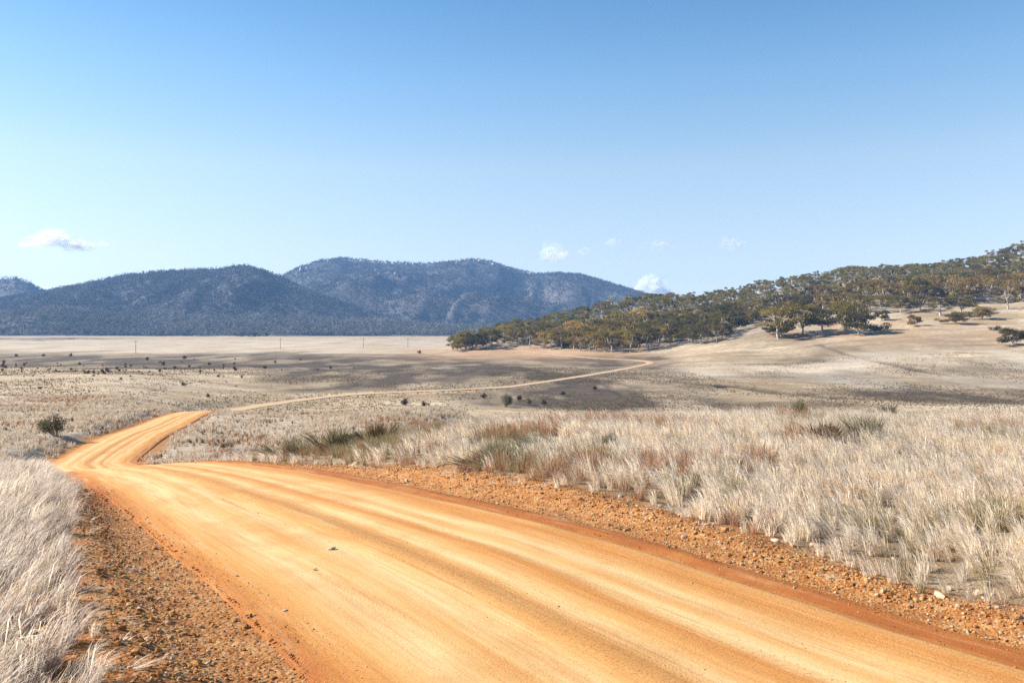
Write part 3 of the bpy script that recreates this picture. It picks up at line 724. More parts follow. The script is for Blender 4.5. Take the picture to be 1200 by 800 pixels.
def puffs(seed, w_, d_, h, n_, rmin, rmax):
    r_ = random.Random(seed); bm = bmesh.new()
    tops = [(r_.uniform(-.8, .8), r_.uniform(.5, 1)) for _ in range(4)]
    for _ in range(n_):
        fx = max(-1, min(1, r_.gauss(0, .48))); env = max(.25, max(tv * math.exp(-((fx - tx) / .3) ** 2) for tx, tv in tops)) * (1 - .5 * fx * fx)
        z = -.5 * h + h * env * r_.random() ** .8; rad = h * r_.uniform(rmin, rmax) * (1 - .4 * abs(fx))
        res = bmesh.ops.create_icosphere(bm, subdivisions=3, radius=rad)
        o_ = [r_.uniform(0, 9) for _ in range(3)]
        for v in res['verts']:
            k = 1 + .16 * math.sin(v.co.x / rad * 3.1 + o_[0]) * math.sin(v.co.y / rad * 2.7 + o_[1]) + .12 * math.sin(v.co.z / rad * 5 + o_[2])
            v.co = (v.co.x * k * 1.25 + fx * w_ * .5, v.co.y * k * 1.2 + r_.uniform(-.0, .0) + fx * 0 + o_[1] / 9 * d_ * .5, v.co.z * k * .8 + z)
    m = bpy.data.meshes.new('cloud'); bm.to_mesh(m); bm.free(); m.polygons.foreach_set('use_smooth', np.ones(len(m.polygons), bool)); m.update(); return m
for i, (px, py, w_, h, n_, am, lab) in enumerate((
        (62, 276, 92, 26, 64, .2, 'broad white cloud low in the sky over the left foothill'),
        (121, 284, 20, 7, 12, .09, 'wisp of cloud trailing right of the broad white cloud'),
        (650, 293, 24, 20, 18, .13, 'small puffy cloud above the right shoulder of the mountain'),
        (685, 293, 16, 8, 8, .11, 'tiny cloud puff right beside the small puffy cloud'),
        (718, 282, 22, 9, 14, .06, 'faint thin cloud scrap between the small puffs and the flat grey cloud'),
        (772, 286, 50, 9, 30, .07, 'flat grey streak of cloud above the white cumulus'),
        (856, 284, 42, 12, 26, .07, 'soft grey cloud scrap, rightmost in the sky over the wood'),
        (760, 334, 60, 28, 60, .28, 'bright white cumulus peeping over the trees right of the mountain'))):
    D = 14500
    o = link('cloud', puffs(i + 30, w_ / F * D * .8, w_ / F * D * .5, h / F * D, n_, *((.22, .5) if n_ > 30 else (.38, .7))), cloud_mat(am), None, ((px - CX) / F * D, D, ZC + (PYH - py) / F * D))
    tag(o, lab, 'cloud', 'clouds low over the horizon')

# ------------------------------------------------------------------ granite on the mountain
def mount_hit(M, px, py):
    us, ts, X, Y, Z = M; i = int(round(np.interp((px - CX) / F, us, np.arange(len(us))))); rows = PYH + (ZC - Z[i]) / Y[i] * F
    j = int(np.nonzero((rows <= py) & (ts > 0))[0][0]) if ((rows <= py) & (ts > 0)).any() else int(np.argmin(rows))
    return X[i, j], Y[i, j], Z[i, j]
g_st = [stone_mesh(300 + i, 3, .8) for i in range(4)]
for m in g_st: m.materials.append(M_GRANITE)
r_ = random.Random(4)
for k, (px, py, wpx, lab) in enumerate(((437, 317, 4, 0), (441, 319, 4, 0), (446, 325, 6, 'largest pale granite outcrop midway up the mountain face'), (451, 328, 4, 0), (463, 325, 5, 0), (457, 323, 3, 0),
        (353, 319, 9, 'long pale rock slab below the left end of the mountain top'), (362, 317, 5, 0), (541, 308, 5, 0), (549, 307, 4, 0), (556, 306, 5, 'granite tor on the right summit of the mountain'), (563, 310, 5, 0), (577, 312, 5, 0), (535, 310, 4, 0), (471, 312, 3, 0), (500, 316, 3, 0))):
    x, y, z = mount_hit(mB, px, py); sc_ = wpx / F * y * .5
    o = link('granite_outcrop', g_st[k % 4], None, None, (x, y - 12, z + 5), (r_.uniform(-.2, .2), r_.uniform(-.2, .2), r_.uniform(0, 6)), (sc_ * 1.1, sc_ * .8, max(9, sc_ * .9)))
    tag(o, lab or 'small pale granite outcrop among the trees high on the mountain', 'rock', 'granite outcrops on the mountain')
x, y, z = mount_hit(mB, 397, 303)
V, Fc = [], []
tube(V, Fc, [(0, 0, -6), (0, 0, 9), (0, 0, 12.5), (0, 0, 13)], [4.6, 4.2, 4.4, 3.2], 8)
tag(link('summit_tower', poly_mesh('summit_tower', V, Fc), mat_stone('weathered_concrete', ((.2, (.16, .14, .13)), (.9, (.26, .24, .23)))), None, (x, y, z + 3)), 'tiny dark lookout tower standing on the left summit of the mountain', 'tower')

# ------------------------------------------------------------------ gum trees
GUM = []
for i in range(10):
    kw = [dict(H=13, spread=6.2), dict(H=12, spread=5.2, clumps=26), dict(H=14, spread=6.8, clumps=30), dict(H=12, spread=7, clumps=28, fork=.2, dome=18), dict(H=15, spread=5.4, clumps=24, fork=.35),
          dict(H=11, spread=6.0, clumps=24, fork=.2, low=.32, dome=16), dict(H=14, spread=5, clumps=24, fork=.4), dict(H=12.5, spread=6.4, clumps=26, low=.35, dome=14), dict(H=9, spread=5.6, clumps=26, fork=.16, low=.25, dome=26), dict(H=13, spread=4.6, clumps=22, fork=.42, per=70)][i]
    tk, cr = gum(70 + i, **kw); tk.materials.append(M_BARK); cr.materials.append(M_LEAF); GUM.append((tk, cr, kw['H'], kw['spread']))
WD, HT = [], []
for tk, cr, H, sp in GUM:
    a = np.empty(len(cr.vertices) * 3, np.float32); cr.vertices.foreach_get('co', a); a = a.reshape(-1, 3)
    lo, hi = np.percentile(a, 5, axis=0), np.percentile(a, 95, axis=0); WD.append(float(hi[0] - lo[0] + hi[1] - lo[1]) / 2); HT.append(float(hi[2]))
PAL = {'gold': ((1.22, 1.12, .72), (1.05, 1.0, .74), (1.34, 1.14, .70)), 'dark': ((.66, .66, .64), (.78, .74, .68), (.95, .88, .75)), 'brown': ((1.15, .98, .84), (1.34, 1.1, .8), (1.0, .94, .86), (1.25, 1.02, .84))}  # the dark tints put the middle wood's cloud shade into leaf colour
def put_gum(x, y, k, sc_, rz, tint, label, group, sz=None):
    t = empty('gum_tree', (x, y, gz1(x, y) - .05), rz, sc_ if sz is None else sz); tag(t, label, 'tree', group)
    tk, cr, _, _ = GUM[k]
    link('trunk', tk, None, t); co_ = link('crown', cr, None, t); v = r_.uniform(.68, 1.3); co_.color = (*[q_ * v for q_ in tint], 1)
    return t
special = [  # column, row of the base, height and width in picture units, proto, tint, label
    (912, 396.5, 36, 36, 1, 'dark', 'tall gum with a bright white trunk at the foot of the middle wood'),
    (915.5, 393.5, 19, 31, 8, 'dark', 'low round dark tree alone in front of the middle wood'),
    (940, 391, 33, 46, 5, 'gold', 'broad gum at the left of the big clump below the wood'),
    (964, 391.5, 31, 34, 7, 'dark', 'dark gum in the middle of the big clump below the wood'),
    (990, 391, 37, 34, 3, 'gold', 'tall yellow-green gum in the right half of the big clump below the wood'),
    (1006, 392.5, 26, 34, 8, 'dark', 'dark spreading tree at the right end of the big clump below the wood'),
    (1005, 369, 24, 27, 0, 'gold', 'golden gum just above the big clump on the slope'),
    (1033, 366.5, 19, 20, 1, 'gold', 'small golden gum, first of two alike right of the big clump'),
    (1055, 367.5, 20, 22, 3, 'gold', 'small golden gum, second of two alike right of the big clump'),
    (1033, 376, 11, 15, 8, 'gold', 'little yellow-green tree right of the big clump, below two golden gums'),
    (1078, 365, 18, 22, 7, 'brown', 'brown-green gum between the two small golden gums and the pale forked gum'),
    (1102, 370.5, 21, 26, 6, 'brown', 'pale forked gum with branches showing on the open slope'),
    (1126, 367.5, 21, 26, 5, 'dark', 'dark gum just right of the pale forked gum'),
    (1071.5, 383, 12, 14, 8, 'brown', 'small scrubby tree alone on the bare slope'),
    (1120, 380.5, 13, 22, 8, 'brown', 'low wide tree on the bare slope below the pale forked gum'),
    (1151, 374.5, 14, 20, 8, 'dark', 'round dark tree on the slope casting a shadow to its right'),
    (1130, 352, 13, 18, 5, 'dark', 'dark low tree under the edge of the ridge wood'),
    (1181, 362.5, 26, 19, 4, 'brown', 'tall thin gum standing out of the ridge wood at the right'),
    (1187, 404.5, 18, 27, 8, 'dark', 'lone round tree lowest on the open hillside at the far right'),
    (546, 410.5, 18, 26, 8, 'gold', 'bushy gum at the very tip of the hill, leftmost of the wood'),
    (558, 410, 20, 20, 5, 'dark', 'dark gum second from the tip of the hill')]
used = []
for px, py, hp, wp, k, tint, lab in special:
    x, y = hit(px, py, 200); tk, cr, H, sp = GUM[k]; used.append((x, y))
    put_gum(x, y, k, 1, r_.uniform(0, 6.28), r_.choice(PAL[tint]), lab, 'gum trees on the hill', (wp / F * y / WD[k], wp / F * y / WD[k], hp / F * y / HT[k]))
line = np.array([(525, 411), (560, 411), (600, 405), (640, 409), (700, 413.5), (745, 412.5), (790, 405), (846, 402), (862, 388), (900, 378), (930, 372), (960, 370), (1000, 366), (1060, 361), (1120, 356), (1200, 352), (1400, 345)])
g = np.random.default_rng(21); cand = []
U = g.uniform(-.07, .72, 14000); D = g.uniform(520, 1010, 14000); Zc_ = tps(U, D)
PXc = CX + U * F; PYc = PYH + (ZC - Zc_) / D * F
ok = (PYc < np.interp(PXc, line[:, 0], line[:, 1])) & (Zc_ > ZC - 19.2) & (D < np.interp(PXc, [540, 640, 760, 1000, 1200], [790, 850, 890, 930, 960]))
ok &= ~((PXc > 868) & (PXc < 905) & (PYc > 369) & (PYc < 376))
cell = {}
for u, d in zip(U[ok], D[ok]):
    x, y = u * d, d; rad = 9.1 if d < 760 else 11.0
    ci, cj = int(x // 12), int(y // 12); good = True
    for a in (-1, 0, 1):
        for b_ in (-1, 0, 1):
            for (xx, yy) in cell.get((ci + a, cj + b_), ()):
                if (x - xx) ** 2 + (y - yy) ** 2 < rad * rad: good = False
    if good and all((x - xx) ** 2 + (y - yy) ** 2 > 49 for xx, yy in used): cell.setdefault((ci, cj), []).append((x, y)); cand.append((x, y))
# largest in the picture first: the front of the wood and the skyline trees
cand.sort(key=lambda q_: q_[1] - (60 if abs(q_[0] / q_[1]) < .62 else -400))
N_IND = 300 - len(special)
rest = []
def kind_of(px, py):
    z = 'gold' if px < 790 + r_.gauss(0, 25) else ('brown' if (px > 1000 + r_.gauss(0, 30) or py < 350) else 'dark')
    return z
LAB = {'gold': 'olive-gold gum tree in the wood on the low left end of the hill', 'dark': 'shade-tinted gum tree in the middle stretch of the hill wood', 'brown': 'brown-green pale-trunked gum tree in the ridge wood on the right'}
GRP = {'gold': 'gum trees of the low left wood', 'dark': 'gum trees of the middle wood', 'brown': 'gum trees of the ridge wood'}
for n_, (x, y) in enumerate(cand):
    if n_ < N_IND:
        px, py = CX + x / y * F, 0; z = kind_of(px, 400)
        k = r_.choice((0, 1, 2, 3, 4, 5, 7)) if z != 'brown' else r_.choice((0, 2, 4, 6, 6, 7, 9, 9))
        pyb = PYH + (ZC - gz1(x, y)) / y * F; lim_ = float(np.interp(px, line[:, 0], line[:, 1]))
        zone = ('standing at its front edge', 'front edge') if pyb > lim_ - 5 else (('high at its back', 'back') if y > np.interp(px, [540, 640, 760, 1000, 1200], [770, 800, 830, 850, 880]) - 45 else ('packed behind the front row', 'inside'))
        LAB_ = {'gold': 'olive-gold gum of the low left wood, ', 'dark': 'shade-tinted gum of the middle wood, ', 'brown': 'brown-green gum of the right ridge wood, '}[z] + zone[0]
        put_gum(x, y, k, r_.uniform(.78, 1.42) + (.12 if z == 'brown' else 0), r_.uniform(0, 6.28), r_.choice(PAL[z]), LAB_, GRP[z] + ', ' + zone[1])
    else: rest.append((x, y))
def joined(k, tint_mat):
    tk, cr, H, sp = GUM[k]; me = bpy.data.meshes.new('tree')
    a = np.empty(len(tk.vertices) * 3, np.float32); tk.vertices.foreach_get('co', a); b_ = np.empty(len(cr.vertices) * 3, np.float32); cr.vertices.foreach_get('co', b_)
    nf = len(tk.polygons); off = len(tk.vertices)
    me.from_pydata(np.concatenate([a, b_]).reshape(-1, 3).tolist(), [], [tuple(p.vertices) for p in tk.polygons] + [tuple(v + off for v in p.vertices) for p in cr.polygons])
    me.materials.append(M_BARK); me.materials.append(tint_mat); me.polygons.foreach_set('material_index', np.r_[np.zeros(nf, np.int32), np.ones(len(me.polygons) - nf, np.int32)]); me.update(); return me
if rest:
    R = np.array(rest); k = len(R)
    o = scatter('ridge_wood', np.stack([R[:, 0], R[:, 1], ground_z(R[:, 0], R[:, 1])], 1), np.stack([np.zeros(k), np.zeros(k), g.uniform(0, 6.28, k)], 1), g.uniform(.75, 1.12, k), g.integers(0, 6, k), [(joined(q_, M_LEAF), None) for q_ in (0, 2, 4, 6, 9, 7)])
    tag(o, 'gum wood on the back of the hill seen above the front trees', 'wood')
print('trees', len(cand), len(rest))

# ------------------------------------------------------------------ shrubs
SH = [shrub(500 + i, 1.0, w_, st, 120, .075) for i, (w_, st) in enumerate(((1.2, 12), (1.0, 10), (1.6, 14), (1.1, 9)))]
def wiry(seed, n_=800):
    r_ = random.Random(seed); V, Fc = [], []
    lob = [(r_.gauss(0, .26), r_.gauss(0, .26), r_.uniform(.55, 1)) for _ in range(9)]
    for _ in range(n_):
        lx, ly, lh = r_.choice(lob); b0 = np.array([lx * .5 + r_.gauss(0, .06), ly * .5 + r_.gauss(0, .06), 0])
        tip = np.array([lx * 1.25 + r_.gauss(0, .15), ly * 1.25 + r_.gauss(0, .15), lh * r_.uniform(.55, 1.02)])
        st = b0 + (tip - b0) * r_.uniform(0, .55); sd = rdir(r_) * .5; sd[2] = 0; w0 = r_.uniform(.005, .010); md = (st + tip) * .5 + np.array([0, 0, .04])
        i = len(V); V += [st - sd * w0, st + sd * w0, md + sd * w0 * 1.6, tip, md - sd * w0 * 1.6]; Fc.append((i, i + 1, i + 2, i + 3, i + 4))
    return poly_mesh('foliage', V, Fc)
WIRY = [wiry(540 + i) for i in range(3)]
SH += [(SH[k][0], WIRY[k]) for k in range(3)]
def put_shrub(px, py, wp, hp, k, mat, lab, group=None, dmin=1.5, name='shrub', cat='shrub', parts=True):
    x, y = hit(px, py, dmin); t = empty(name, (x, y, gz1(x, y) - .03), r_.uniform(0, 6.28), (wp / F * y / (1.15 if k != 2 else 1.6), wp / F * y / (1.15 if k != 2 else 1.6), hp / F * y))
    tag(t, lab, cat, group)
    for nm, m in (('stems', SH[k][0]), ('foliage', SH[k][1])):
        m2 = SHM[(k, nm, mat.name)] if (k, nm, mat.name) in SHM else SHM.setdefault((k, nm, mat.name), m.copy())
        if not m2.materials: m2.materials.append(mat if nm == 'foliage' else M_TWIG)
        link(nm, m2, None, t)
SHM = {}
M_BROOM = mat_foliage('grey_green_broom', ((.2, (.14, .125, .07)), (.6, (.25, .22, .13)), (.95, (.33, .28, .17))), .35)
M_HEATH = mat_foliage('red_brown_heath', ((.2, (.13, .08, .04)), (.6, (.24, .15, .08)), (.95, (.32, .21, .12))), .35)
sT = NT('brown_twigs'); M_TWIG = sT.diffuse((.16, .11, .075), .9)
put_shrub(66, 518, 34, 27, 0, M_SCRUB, 'green bush alone in the dry grass left of the lower road', None, 40)
for px, py, wp, hp, k, mm, lab in (
        (475, 476, 11, 9, 0, M_DARKSHRUB, 'dark round bush left of the darker low bush on the flat beyond the knoll'),
        (497, 478, 13, 8, 2, M_DARKSHRUB, 'dark low bush right of the round bush on the flat beyond the knoll'),
        (567, 466, 9, 7, 1, M_DARKSHRUB, 'small dark bush beside the far track, left of the tall green bush'),
        (592, 478, 16, 17, 0, M_SCRUB, 'tall green bush sticking up behind the crest of the grass bench'),
        (609, 470, 9, 9, 3, M_DARKSHRUB, 'small dark bush just right of the tall green bush'),
        (619, 474, 10, 9, 1, M_SCRUB, 'greenish bush at the grass crest below the far track'),
        (637, 474, 9, 7, 1, M_DARKSHRUB, 'low dark bush at the grass crest, right of the greenish bush'),
        (660, 464, 7, 6, 1, M_DARKSHRUB, 'small dark bush below the far track, above the grass crest'),
        (697, 458, 7, 6, 3, M_DARKSHRUB, 'small dark bush nearest the dark gully below the far track'),
        (215, 452, 8, 5, 2, M_DARKSHRUB, 'low dark bush on the plain above the bend of the lower road'),
        (243, 466, 6, 6, 1, M_DARKSHRUB, 'dark bush on the plain just above the top of the lower road')):
    put_shrub(px, py, wp, hp, k, mm, lab, None, 95)
for px, py, wp, hp, k, mm, lab in (
        (580, 547, 70, 30, 2, M_SCRUB, 'wide grey-green bush in the pale grass near the road verge'),
        (618, 530, 50, 34, 0, M_SCRUB, 'taller grey-green bush behind the wide one in the grass'),
        (345, 533, 46, 27, 2, M_SCRUB, 'brownish low bush at the left end of the grass bench'),
        (395, 526, 52, 31, 2, M_SCRUB, 'brown-olive bush row end on the bench crest, right of the low one'),
        (442, 518, 36, 28, 2, M_DARKSHRUB, 'brown low heath bush on the grass bench crest'),
        (712, 526, 28, 30, 1, M_SCRUB, 'small olive bush in the middle of the grass bench'),
        (1018, 522, 48, 36, 2, M_SCRUB, 'dark olive heath bush in the bright grass on the right'),
        (970, 524, 60, 33, 2, M_DARKSHRUB, 'red-brown heath bush left of the dark olive one on the right'),
        (938, 492, 26, 30, 1, M_SCRUB, 'thin green sprigs rising over the grass crest, left of two'),
        (1040, 490, 30, 24, 3, M_SCRUB, 'green sprigs low on the grass crest, right of two'),
        (265, 531, 24, 10, 2, M_DARKSHRUB, 'dark brown tussocky bush on the slope right of the lower road')):
    put_shrub(px, py, wp, hp, 4 + k % 3, M_BROOM if mm is M_SCRUB else M_HEATH, lab, None, 9 if px != 265 else 40)
spots = [(65, 745), (110, 770), (205, 762), (275, 748), (300, 742), (330, 737), (352, 747), (410, 752), (432, 782), (440, 740), (475, 742), (500, 742), (522, 747), (560, 742), (590, 738), (566, 782), (735, 732), (746, 747), (700, 748), (770, 732), (850, 697), (910, 687), (940, 747), (1022, 767),
         (1002, 737), (1060, 792), (1100, 738), (20, 700), (112, 706), (232, 735), (372, 710), (480, 712), (612, 768), (650, 745), (690, 690), (152, 762), (88, 740), (12, 740), (395, 752), (545, 735)]
spots = [(a / 4, 250 + b_ / 4) for a, b_ in spots]
g2 = random.Random(8)
spots += [(g2.uniform(0, 290), min(452, max(418, g2.gauss(433, 8)))) for _ in range(55)]
spots += [(322, 426), (352, 422.5), (330, 434), (372, 434.5), (415, 433), (387, 432), (316, 442), (311, 432), (340, 450), (47, 456), (84, 454), (103, 459), (276, 453), (492, 389 + 25)]
for a, b_ in spots:
    big = g2.random(); wp = 2.2 + 3.2 * big ** 2
    put_shrub(a, b_, wp, wp * g2.uniform(.7, 1.05), g2.randrange(4), M_DARKSHRUB, *(('larger dark shrub dotted on the dry plain left of the far track', 'larger dark shrubs on the plain') if wp > 3.6 else ('tiny dark shrub dotted on the dry plain left of the far track', 'tiny dark shrubs on the plain')), 150)
for px, py, wp, hp, lab in ((1166, 387, 18, 6, 'brown low scrub on the bare slope left of the lone round tree'), (665, 406.5, 30, 8, 'brown scrub patch at the foot of the left wood'), (1040, 386.5, 7, 5, 'tiny bush on the bare slope right of the big clump'),
                            (491, 414, 6, 4, 'dark small shrub out on the pale far flat left of the hill tip')):
    put_shrub(px, py, wp, hp, 2, M_DARKSHRUB if px != 1040 else M_SCRUB, lab, None, 200)
# trees at the foot of the mountain
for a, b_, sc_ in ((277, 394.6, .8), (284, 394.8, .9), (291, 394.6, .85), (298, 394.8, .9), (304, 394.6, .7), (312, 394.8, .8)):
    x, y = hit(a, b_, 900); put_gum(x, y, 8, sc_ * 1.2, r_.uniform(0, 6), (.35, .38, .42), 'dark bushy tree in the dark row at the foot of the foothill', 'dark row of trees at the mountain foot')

# ------------------------------------------------------------------ power poles out on the plain
sP = NT('weathered_pole_timber'); M_POLE = sP.diffuse(sP.colramp(sP.noise(sP.pos(), 3), ((.3, (.10, .08, .065)), (.7, (.19, .155, .13)))), .9)
V, Fc = [], []; tube(V, Fc, [(0, 0, -.6), (0, 0, 4), (0, 0, 9.6)], [.22, .2, .15], 8); pole_m = poly_mesh('pole', V, Fc, True); pole_m.materials.append(M_POLE)
bm = bmesh.new(); bmesh.ops.create_cube(bm, size=1); bmesh.ops.scale(bm, vec=(2.4, .16, .2), verts=bm.verts); bmesh.ops.bevel(bm, geom=bm.edges[:], offset=.02, segments=1); arm_m = bpy.data.meshes.new('crossarm'); bm.to_mesh(arm_m); bm.free(); arm_m.materials.append(M_POLE)
V, Fc = [], []; tube(V, Fc, [(0, 0, 0), (0, 0, .1), (0, 0, .22), (0, 0, .26)], [.04, .09, .07, .02], 7); ins_m = poly_mesh('insulator', V, Fc, True); ins_m.materials.append(M_GRANITE)
for px, py, lab in ((159, 413.5, 'tallest-looking power pole, alone on the pale plain at the left'), (328.5, 409.5, 'thin power pole second from left on the pale plain'), (426, 407, 'thin power pole third from left on the pale plain'), (478, 406.5, 'thin power pole farthest right, left of the wooded hill')):
    x, y = hit(px, py, 200); t = empty('power_pole', (x, y, gz1(x, y)), r_.uniform(-.4, .4)); tag(t, lab, 'power pole', 'power poles crossing the plain')
    link('pole', pole_m, None, t); a = link('crossarm', arm_m, None, t, (0, .2, 9.1))
    for dx in (-1.05, 0.45, 1.05): link('insulator', ins_m, None, a, (dx, 0, .1))

# ------------------------------------------------------------------ stones
ST = [stone_mesh(600 + i, 2, f) for i, f in enumerate((.55, .7, .45, .6, .8, .5))]
STM = {}
STPOS = []
def put_stone(px, py, wp, mat, lab, group, sink=.25, flat=1):
    x, y = hit(px, py, 2.5); k = r_.randrange(6); m = STM.get((k, mat.name)) or STM.setdefault((k, mat.name), ST[k].copy())
    if not m.materials: m.materials.append(mat)
    sc_ = wp / F * y * .5
    if wp >= 6.5: STPOS.append((x, y))
    t_, hw_, rz_, _ = road_coords(np.array([x]), np.array([y])); on = abs(t_[0]) < hw_[0]
    z = (rz_[0] + .05 * (1 - (t_[0] / hw_[0]) ** 2) + .001) if on else gz1(x, y)
    tag(link('stone', m, None, None, (x, y, z + sc_ * (.5 - sink) * flat), (r_.uniform(-.2, .2), r_.uniform(-.2, .2), r_.uniform(0, 6)), (sc_, sc_ * .85, sc_ * flat)), lab, 'stone', group)
RV, LV = 'loose stones along the right verge', 'loose stones on the left verge'
for px, py, wp, mat, lab in (
        (728, 578, 11, M_PALE, 'round white stone right at the grass edge, high on the right verge'), (802, 623, 11, M_PALE, 'flat pale stone on the right verge halfway along'), (851, 622, 13, M_REDST, 'tilted brown stone beside the flat pale one on the right verge'),
        (910, 633, 13, M_PALE, 'pale stone under the grass, left of the stone cluster'), (953, 634, 9, M_PALE, 'left stone of the pale cluster under the grass'), (960, 635, 10, M_PALE, 'right stone of the pale cluster under the grass'), (1012, 661, 9, M_PALE, 'white pebble on the verge below the stone cluster'),
        (1104, 685, 19, M_PALE, 'long flat pale stone, largest on the right verge'), (1115, 672, 9, M_PALE, 'white stone just above the long flat pale stone'), (1150, 676, 14, M_PALE, 'broad cream stone at the grass edge on the far right'), (1166, 676, 9, M_PALE, 'cream stone right of the broad cream one'),
        (1140, 670, 9, M_PALE, 'small cream stone left of the broad cream one'), (1157, 698, 9, M_REDST, 'orange stone casting a dark shadow near the right edge'), (1171, 697, 9, M_PALE, 'pale stone beside the orange one near the right edge'), (1146, 715, 10, M_REDST, 'dark red clod nearest the road on the right verge'),
        (775, 586, 9, M_REDST, 'dark lump at the grass edge right of the round white stone'), (547, 553, 9, M_PALE, 'pale stone at the grass foot below the wide grey-green bush'), (499, 547, 7, M_PALE, 'small white stone at the grass foot, upper of two'), (476, 555, 7, M_PALE, 'small white stone at the grass foot, lower of two')):
    put_stone(px, py + (20 if px > 1080 else 8 if px > 700 else 2), wp, mat, lab, RV)
for px, py, wp, mat, lab in ((141, 747, 13, M_REDST, 'orange slab stone on the left verge beside the grass'), (118, 733, 12, M_PALE, 'white stone in the shade of the left grass'), (198, 747, 9, M_PALE, 'pale stone on the left verge, lower of two'), (195, 730, 9, M_PALE, 'pale stone on the left verge, upper of two'), (163, 662, 7, M_PALE, 'white pebble alone halfway up the left verge'),
                             (206, 760, 8, M_REDST, 'brown stone just below the two pale ones on the left verge'), (161, 717, 8, M_PALE, 'small pale chip midway on the left verge'), (186, 697, 8, M_PALE, 'flat pale chip on the left verge near the road side'), (227, 788, 9, M_REDST, 'brown stone at the bottom of the left verge')):
    put_stone(px, py, wp, mat, lab, LV)
for px, py, wp, lab in ((388, 651, 13, 'flat white stone lying on the middle of the road'), (333, 722, 9, 'pale chip on the left wheel track of the road'), (368, 675, 7, 'small pale chip on the road below the flat white stone'), (812, 687, 5, 'dark pebble on the right side of the road')):
    put_stone(px, py, wp, M_PALE if px < 800 else M_REDST, lab, 'stones on the road', .3, .5)
for _ in range(46):
    px = g2.uniform(560, 1195); py = np.interp(px, [560, 640, 800, 1000, 1200], [556, 572, 612, 652, 702]) + g2.uniform(-8, 10)
    mm = g2.choice((M_PALE, M_PALE, M_REDST)); cw = 'pale' if mm is M_PALE else 'reddish'
    put_stone(px, py, g2.uniform(3.5, 7), mm, 'small %s stone strewn in the orange gravel of the right verge' % cw, 'small %s stones strewn along the right verge' % cw)
for _ in range(34):
    py = g2.uniform(600, 798); px = np.interp(py, [600, 680, 800], [115, 165, 205]) + g2.gauss(0, 35)
    mm = g2.choice((M_PALE, M_REDST, M_REDST)); cw = 'pale' if mm is M_PALE else 'reddish'
    put_stone(px, py, g2.uniform(3.5, 7), mm, 'small %s stone strewn in the orange gravel of the left verge' % cw, 'small %s stones strewn on the left verge' % cw)

# gravel: too many to count
def verge_points(n_, ymin, ymax, side, e0=0.0, e1=1.3):
    k = g.integers(0, len(RX), n_ * 3); k = k[(RY[k] > ymin) & (RY[k] < ymax)]
    k = g.choice(np.nonzero((RY > ymin) & (RY < ymax))[0], n_, p=None)
    f = g.uniform(e0, e1, n_); f = np.where(f < 0, -np.abs(g.normal(0, .16, n_)), f)
    wv = np.where(side > 0, vr_of(RY[k]), vl_of(RY[k])); t = side * (RW[k] + f * wv)
    x = RX[k] + RN[k, 0] * t + g.normal(0, .08, n_); y = RY[k] + RN[k, 1] * t + g.normal(0, .08, n_); return x, y, f
PX_, PY_, PS = [], [], []
for side, n_, ymx in ((1, 34000, 26), (-1, 20000, 20)):
    x, y, f = verge_points(n_, -1 if side > 0 else 3, ymx, side, -0.42, 1.25)
    PX_.append(x); PY_.append(y); PS.append(np.exp(g.normal(math.log(.0074), .58, n_)) * np.where(f < 0, .6, 1) * (1 + .5 * np.exp(-((f - .75) / .2) ** 2)))
x, y, s_ = np.concatenate(PX_), np.concatenate(PY_), np.clip(np.concatenate(PS), .004, .045)
k = len(x); z = ground_z(x, y)
t_, hw_, rz_, _ = road_coords(x, y); a_ = t_ / hw_
zr_ = rz_ + .05 * (1 - a_ ** 2) + .045 * np.exp(-((a_ - .955) / .035) ** 2) - .04 * np.exp(-((a_ - .885) / .04) ** 2)
z = np.where(np.abs(a_) < 1.0, zr_, z); s_ = np.where(np.abs(a_) < .985, s_ * .7, s_)
o = scatter('gravel', np.stack([x, y, z + s_ * .2], 1), g.uniform(-.5, .5, (k, 3)) * (1, 1, 12), s_, g.integers(0, 9, k), [(stone_mesh(700 + i, 1, f), mm) for i, (f, mm) in enumerate(((.6, M_GRAVEL), (.7, M_GRAVEL), (.5, M_GRAVEL), (.8, M_GRAVEL), (.6, M_GRAVEL), (.7, M_REDST), (.5, M_REDST), (.6, M_GRAVEL), (.5, M_PALE)))])
tag(o, 'loose orange gravel along both verges of the road', 'gravel')
# grit on the road itself, in the loose strips
n_ = 9000; k = g.choice(np.nonzero((RY > 2) & (RY < 17))[0], n_); a = g.choice([-.17, .12, -.17, .78, -.9, .93, .4], n_) + g.normal(0, .12, n_); a = np.clip(a, -.97, .97)
x = RX[k] + RN[k, 0] * a * RW[k] + g.normal(0, .05, n_); y = RY[k] + RN[k, 1] * a * RW[k] + g.normal(0, .05, n_)
s_ = np.clip(np.exp(g.normal(math.log(.0042), .45, n_)), .002, .014)
z = RZ[k] + .05 * (1 - a ** 2) - .012
o = scatter('road_grit', np.stack([x, y, z], 1), g.uniform(-3, 3, (n_, 3)), s_, g.integers(0, 3, n_), [(stone_mesh(720 + i, 1, .7), mm) for i, mm in enumerate((M_REDST, M_GRAVEL, M_GRAVEL))])
tag(o, 'scattered grit on the surface of the dirt road', 'grit')

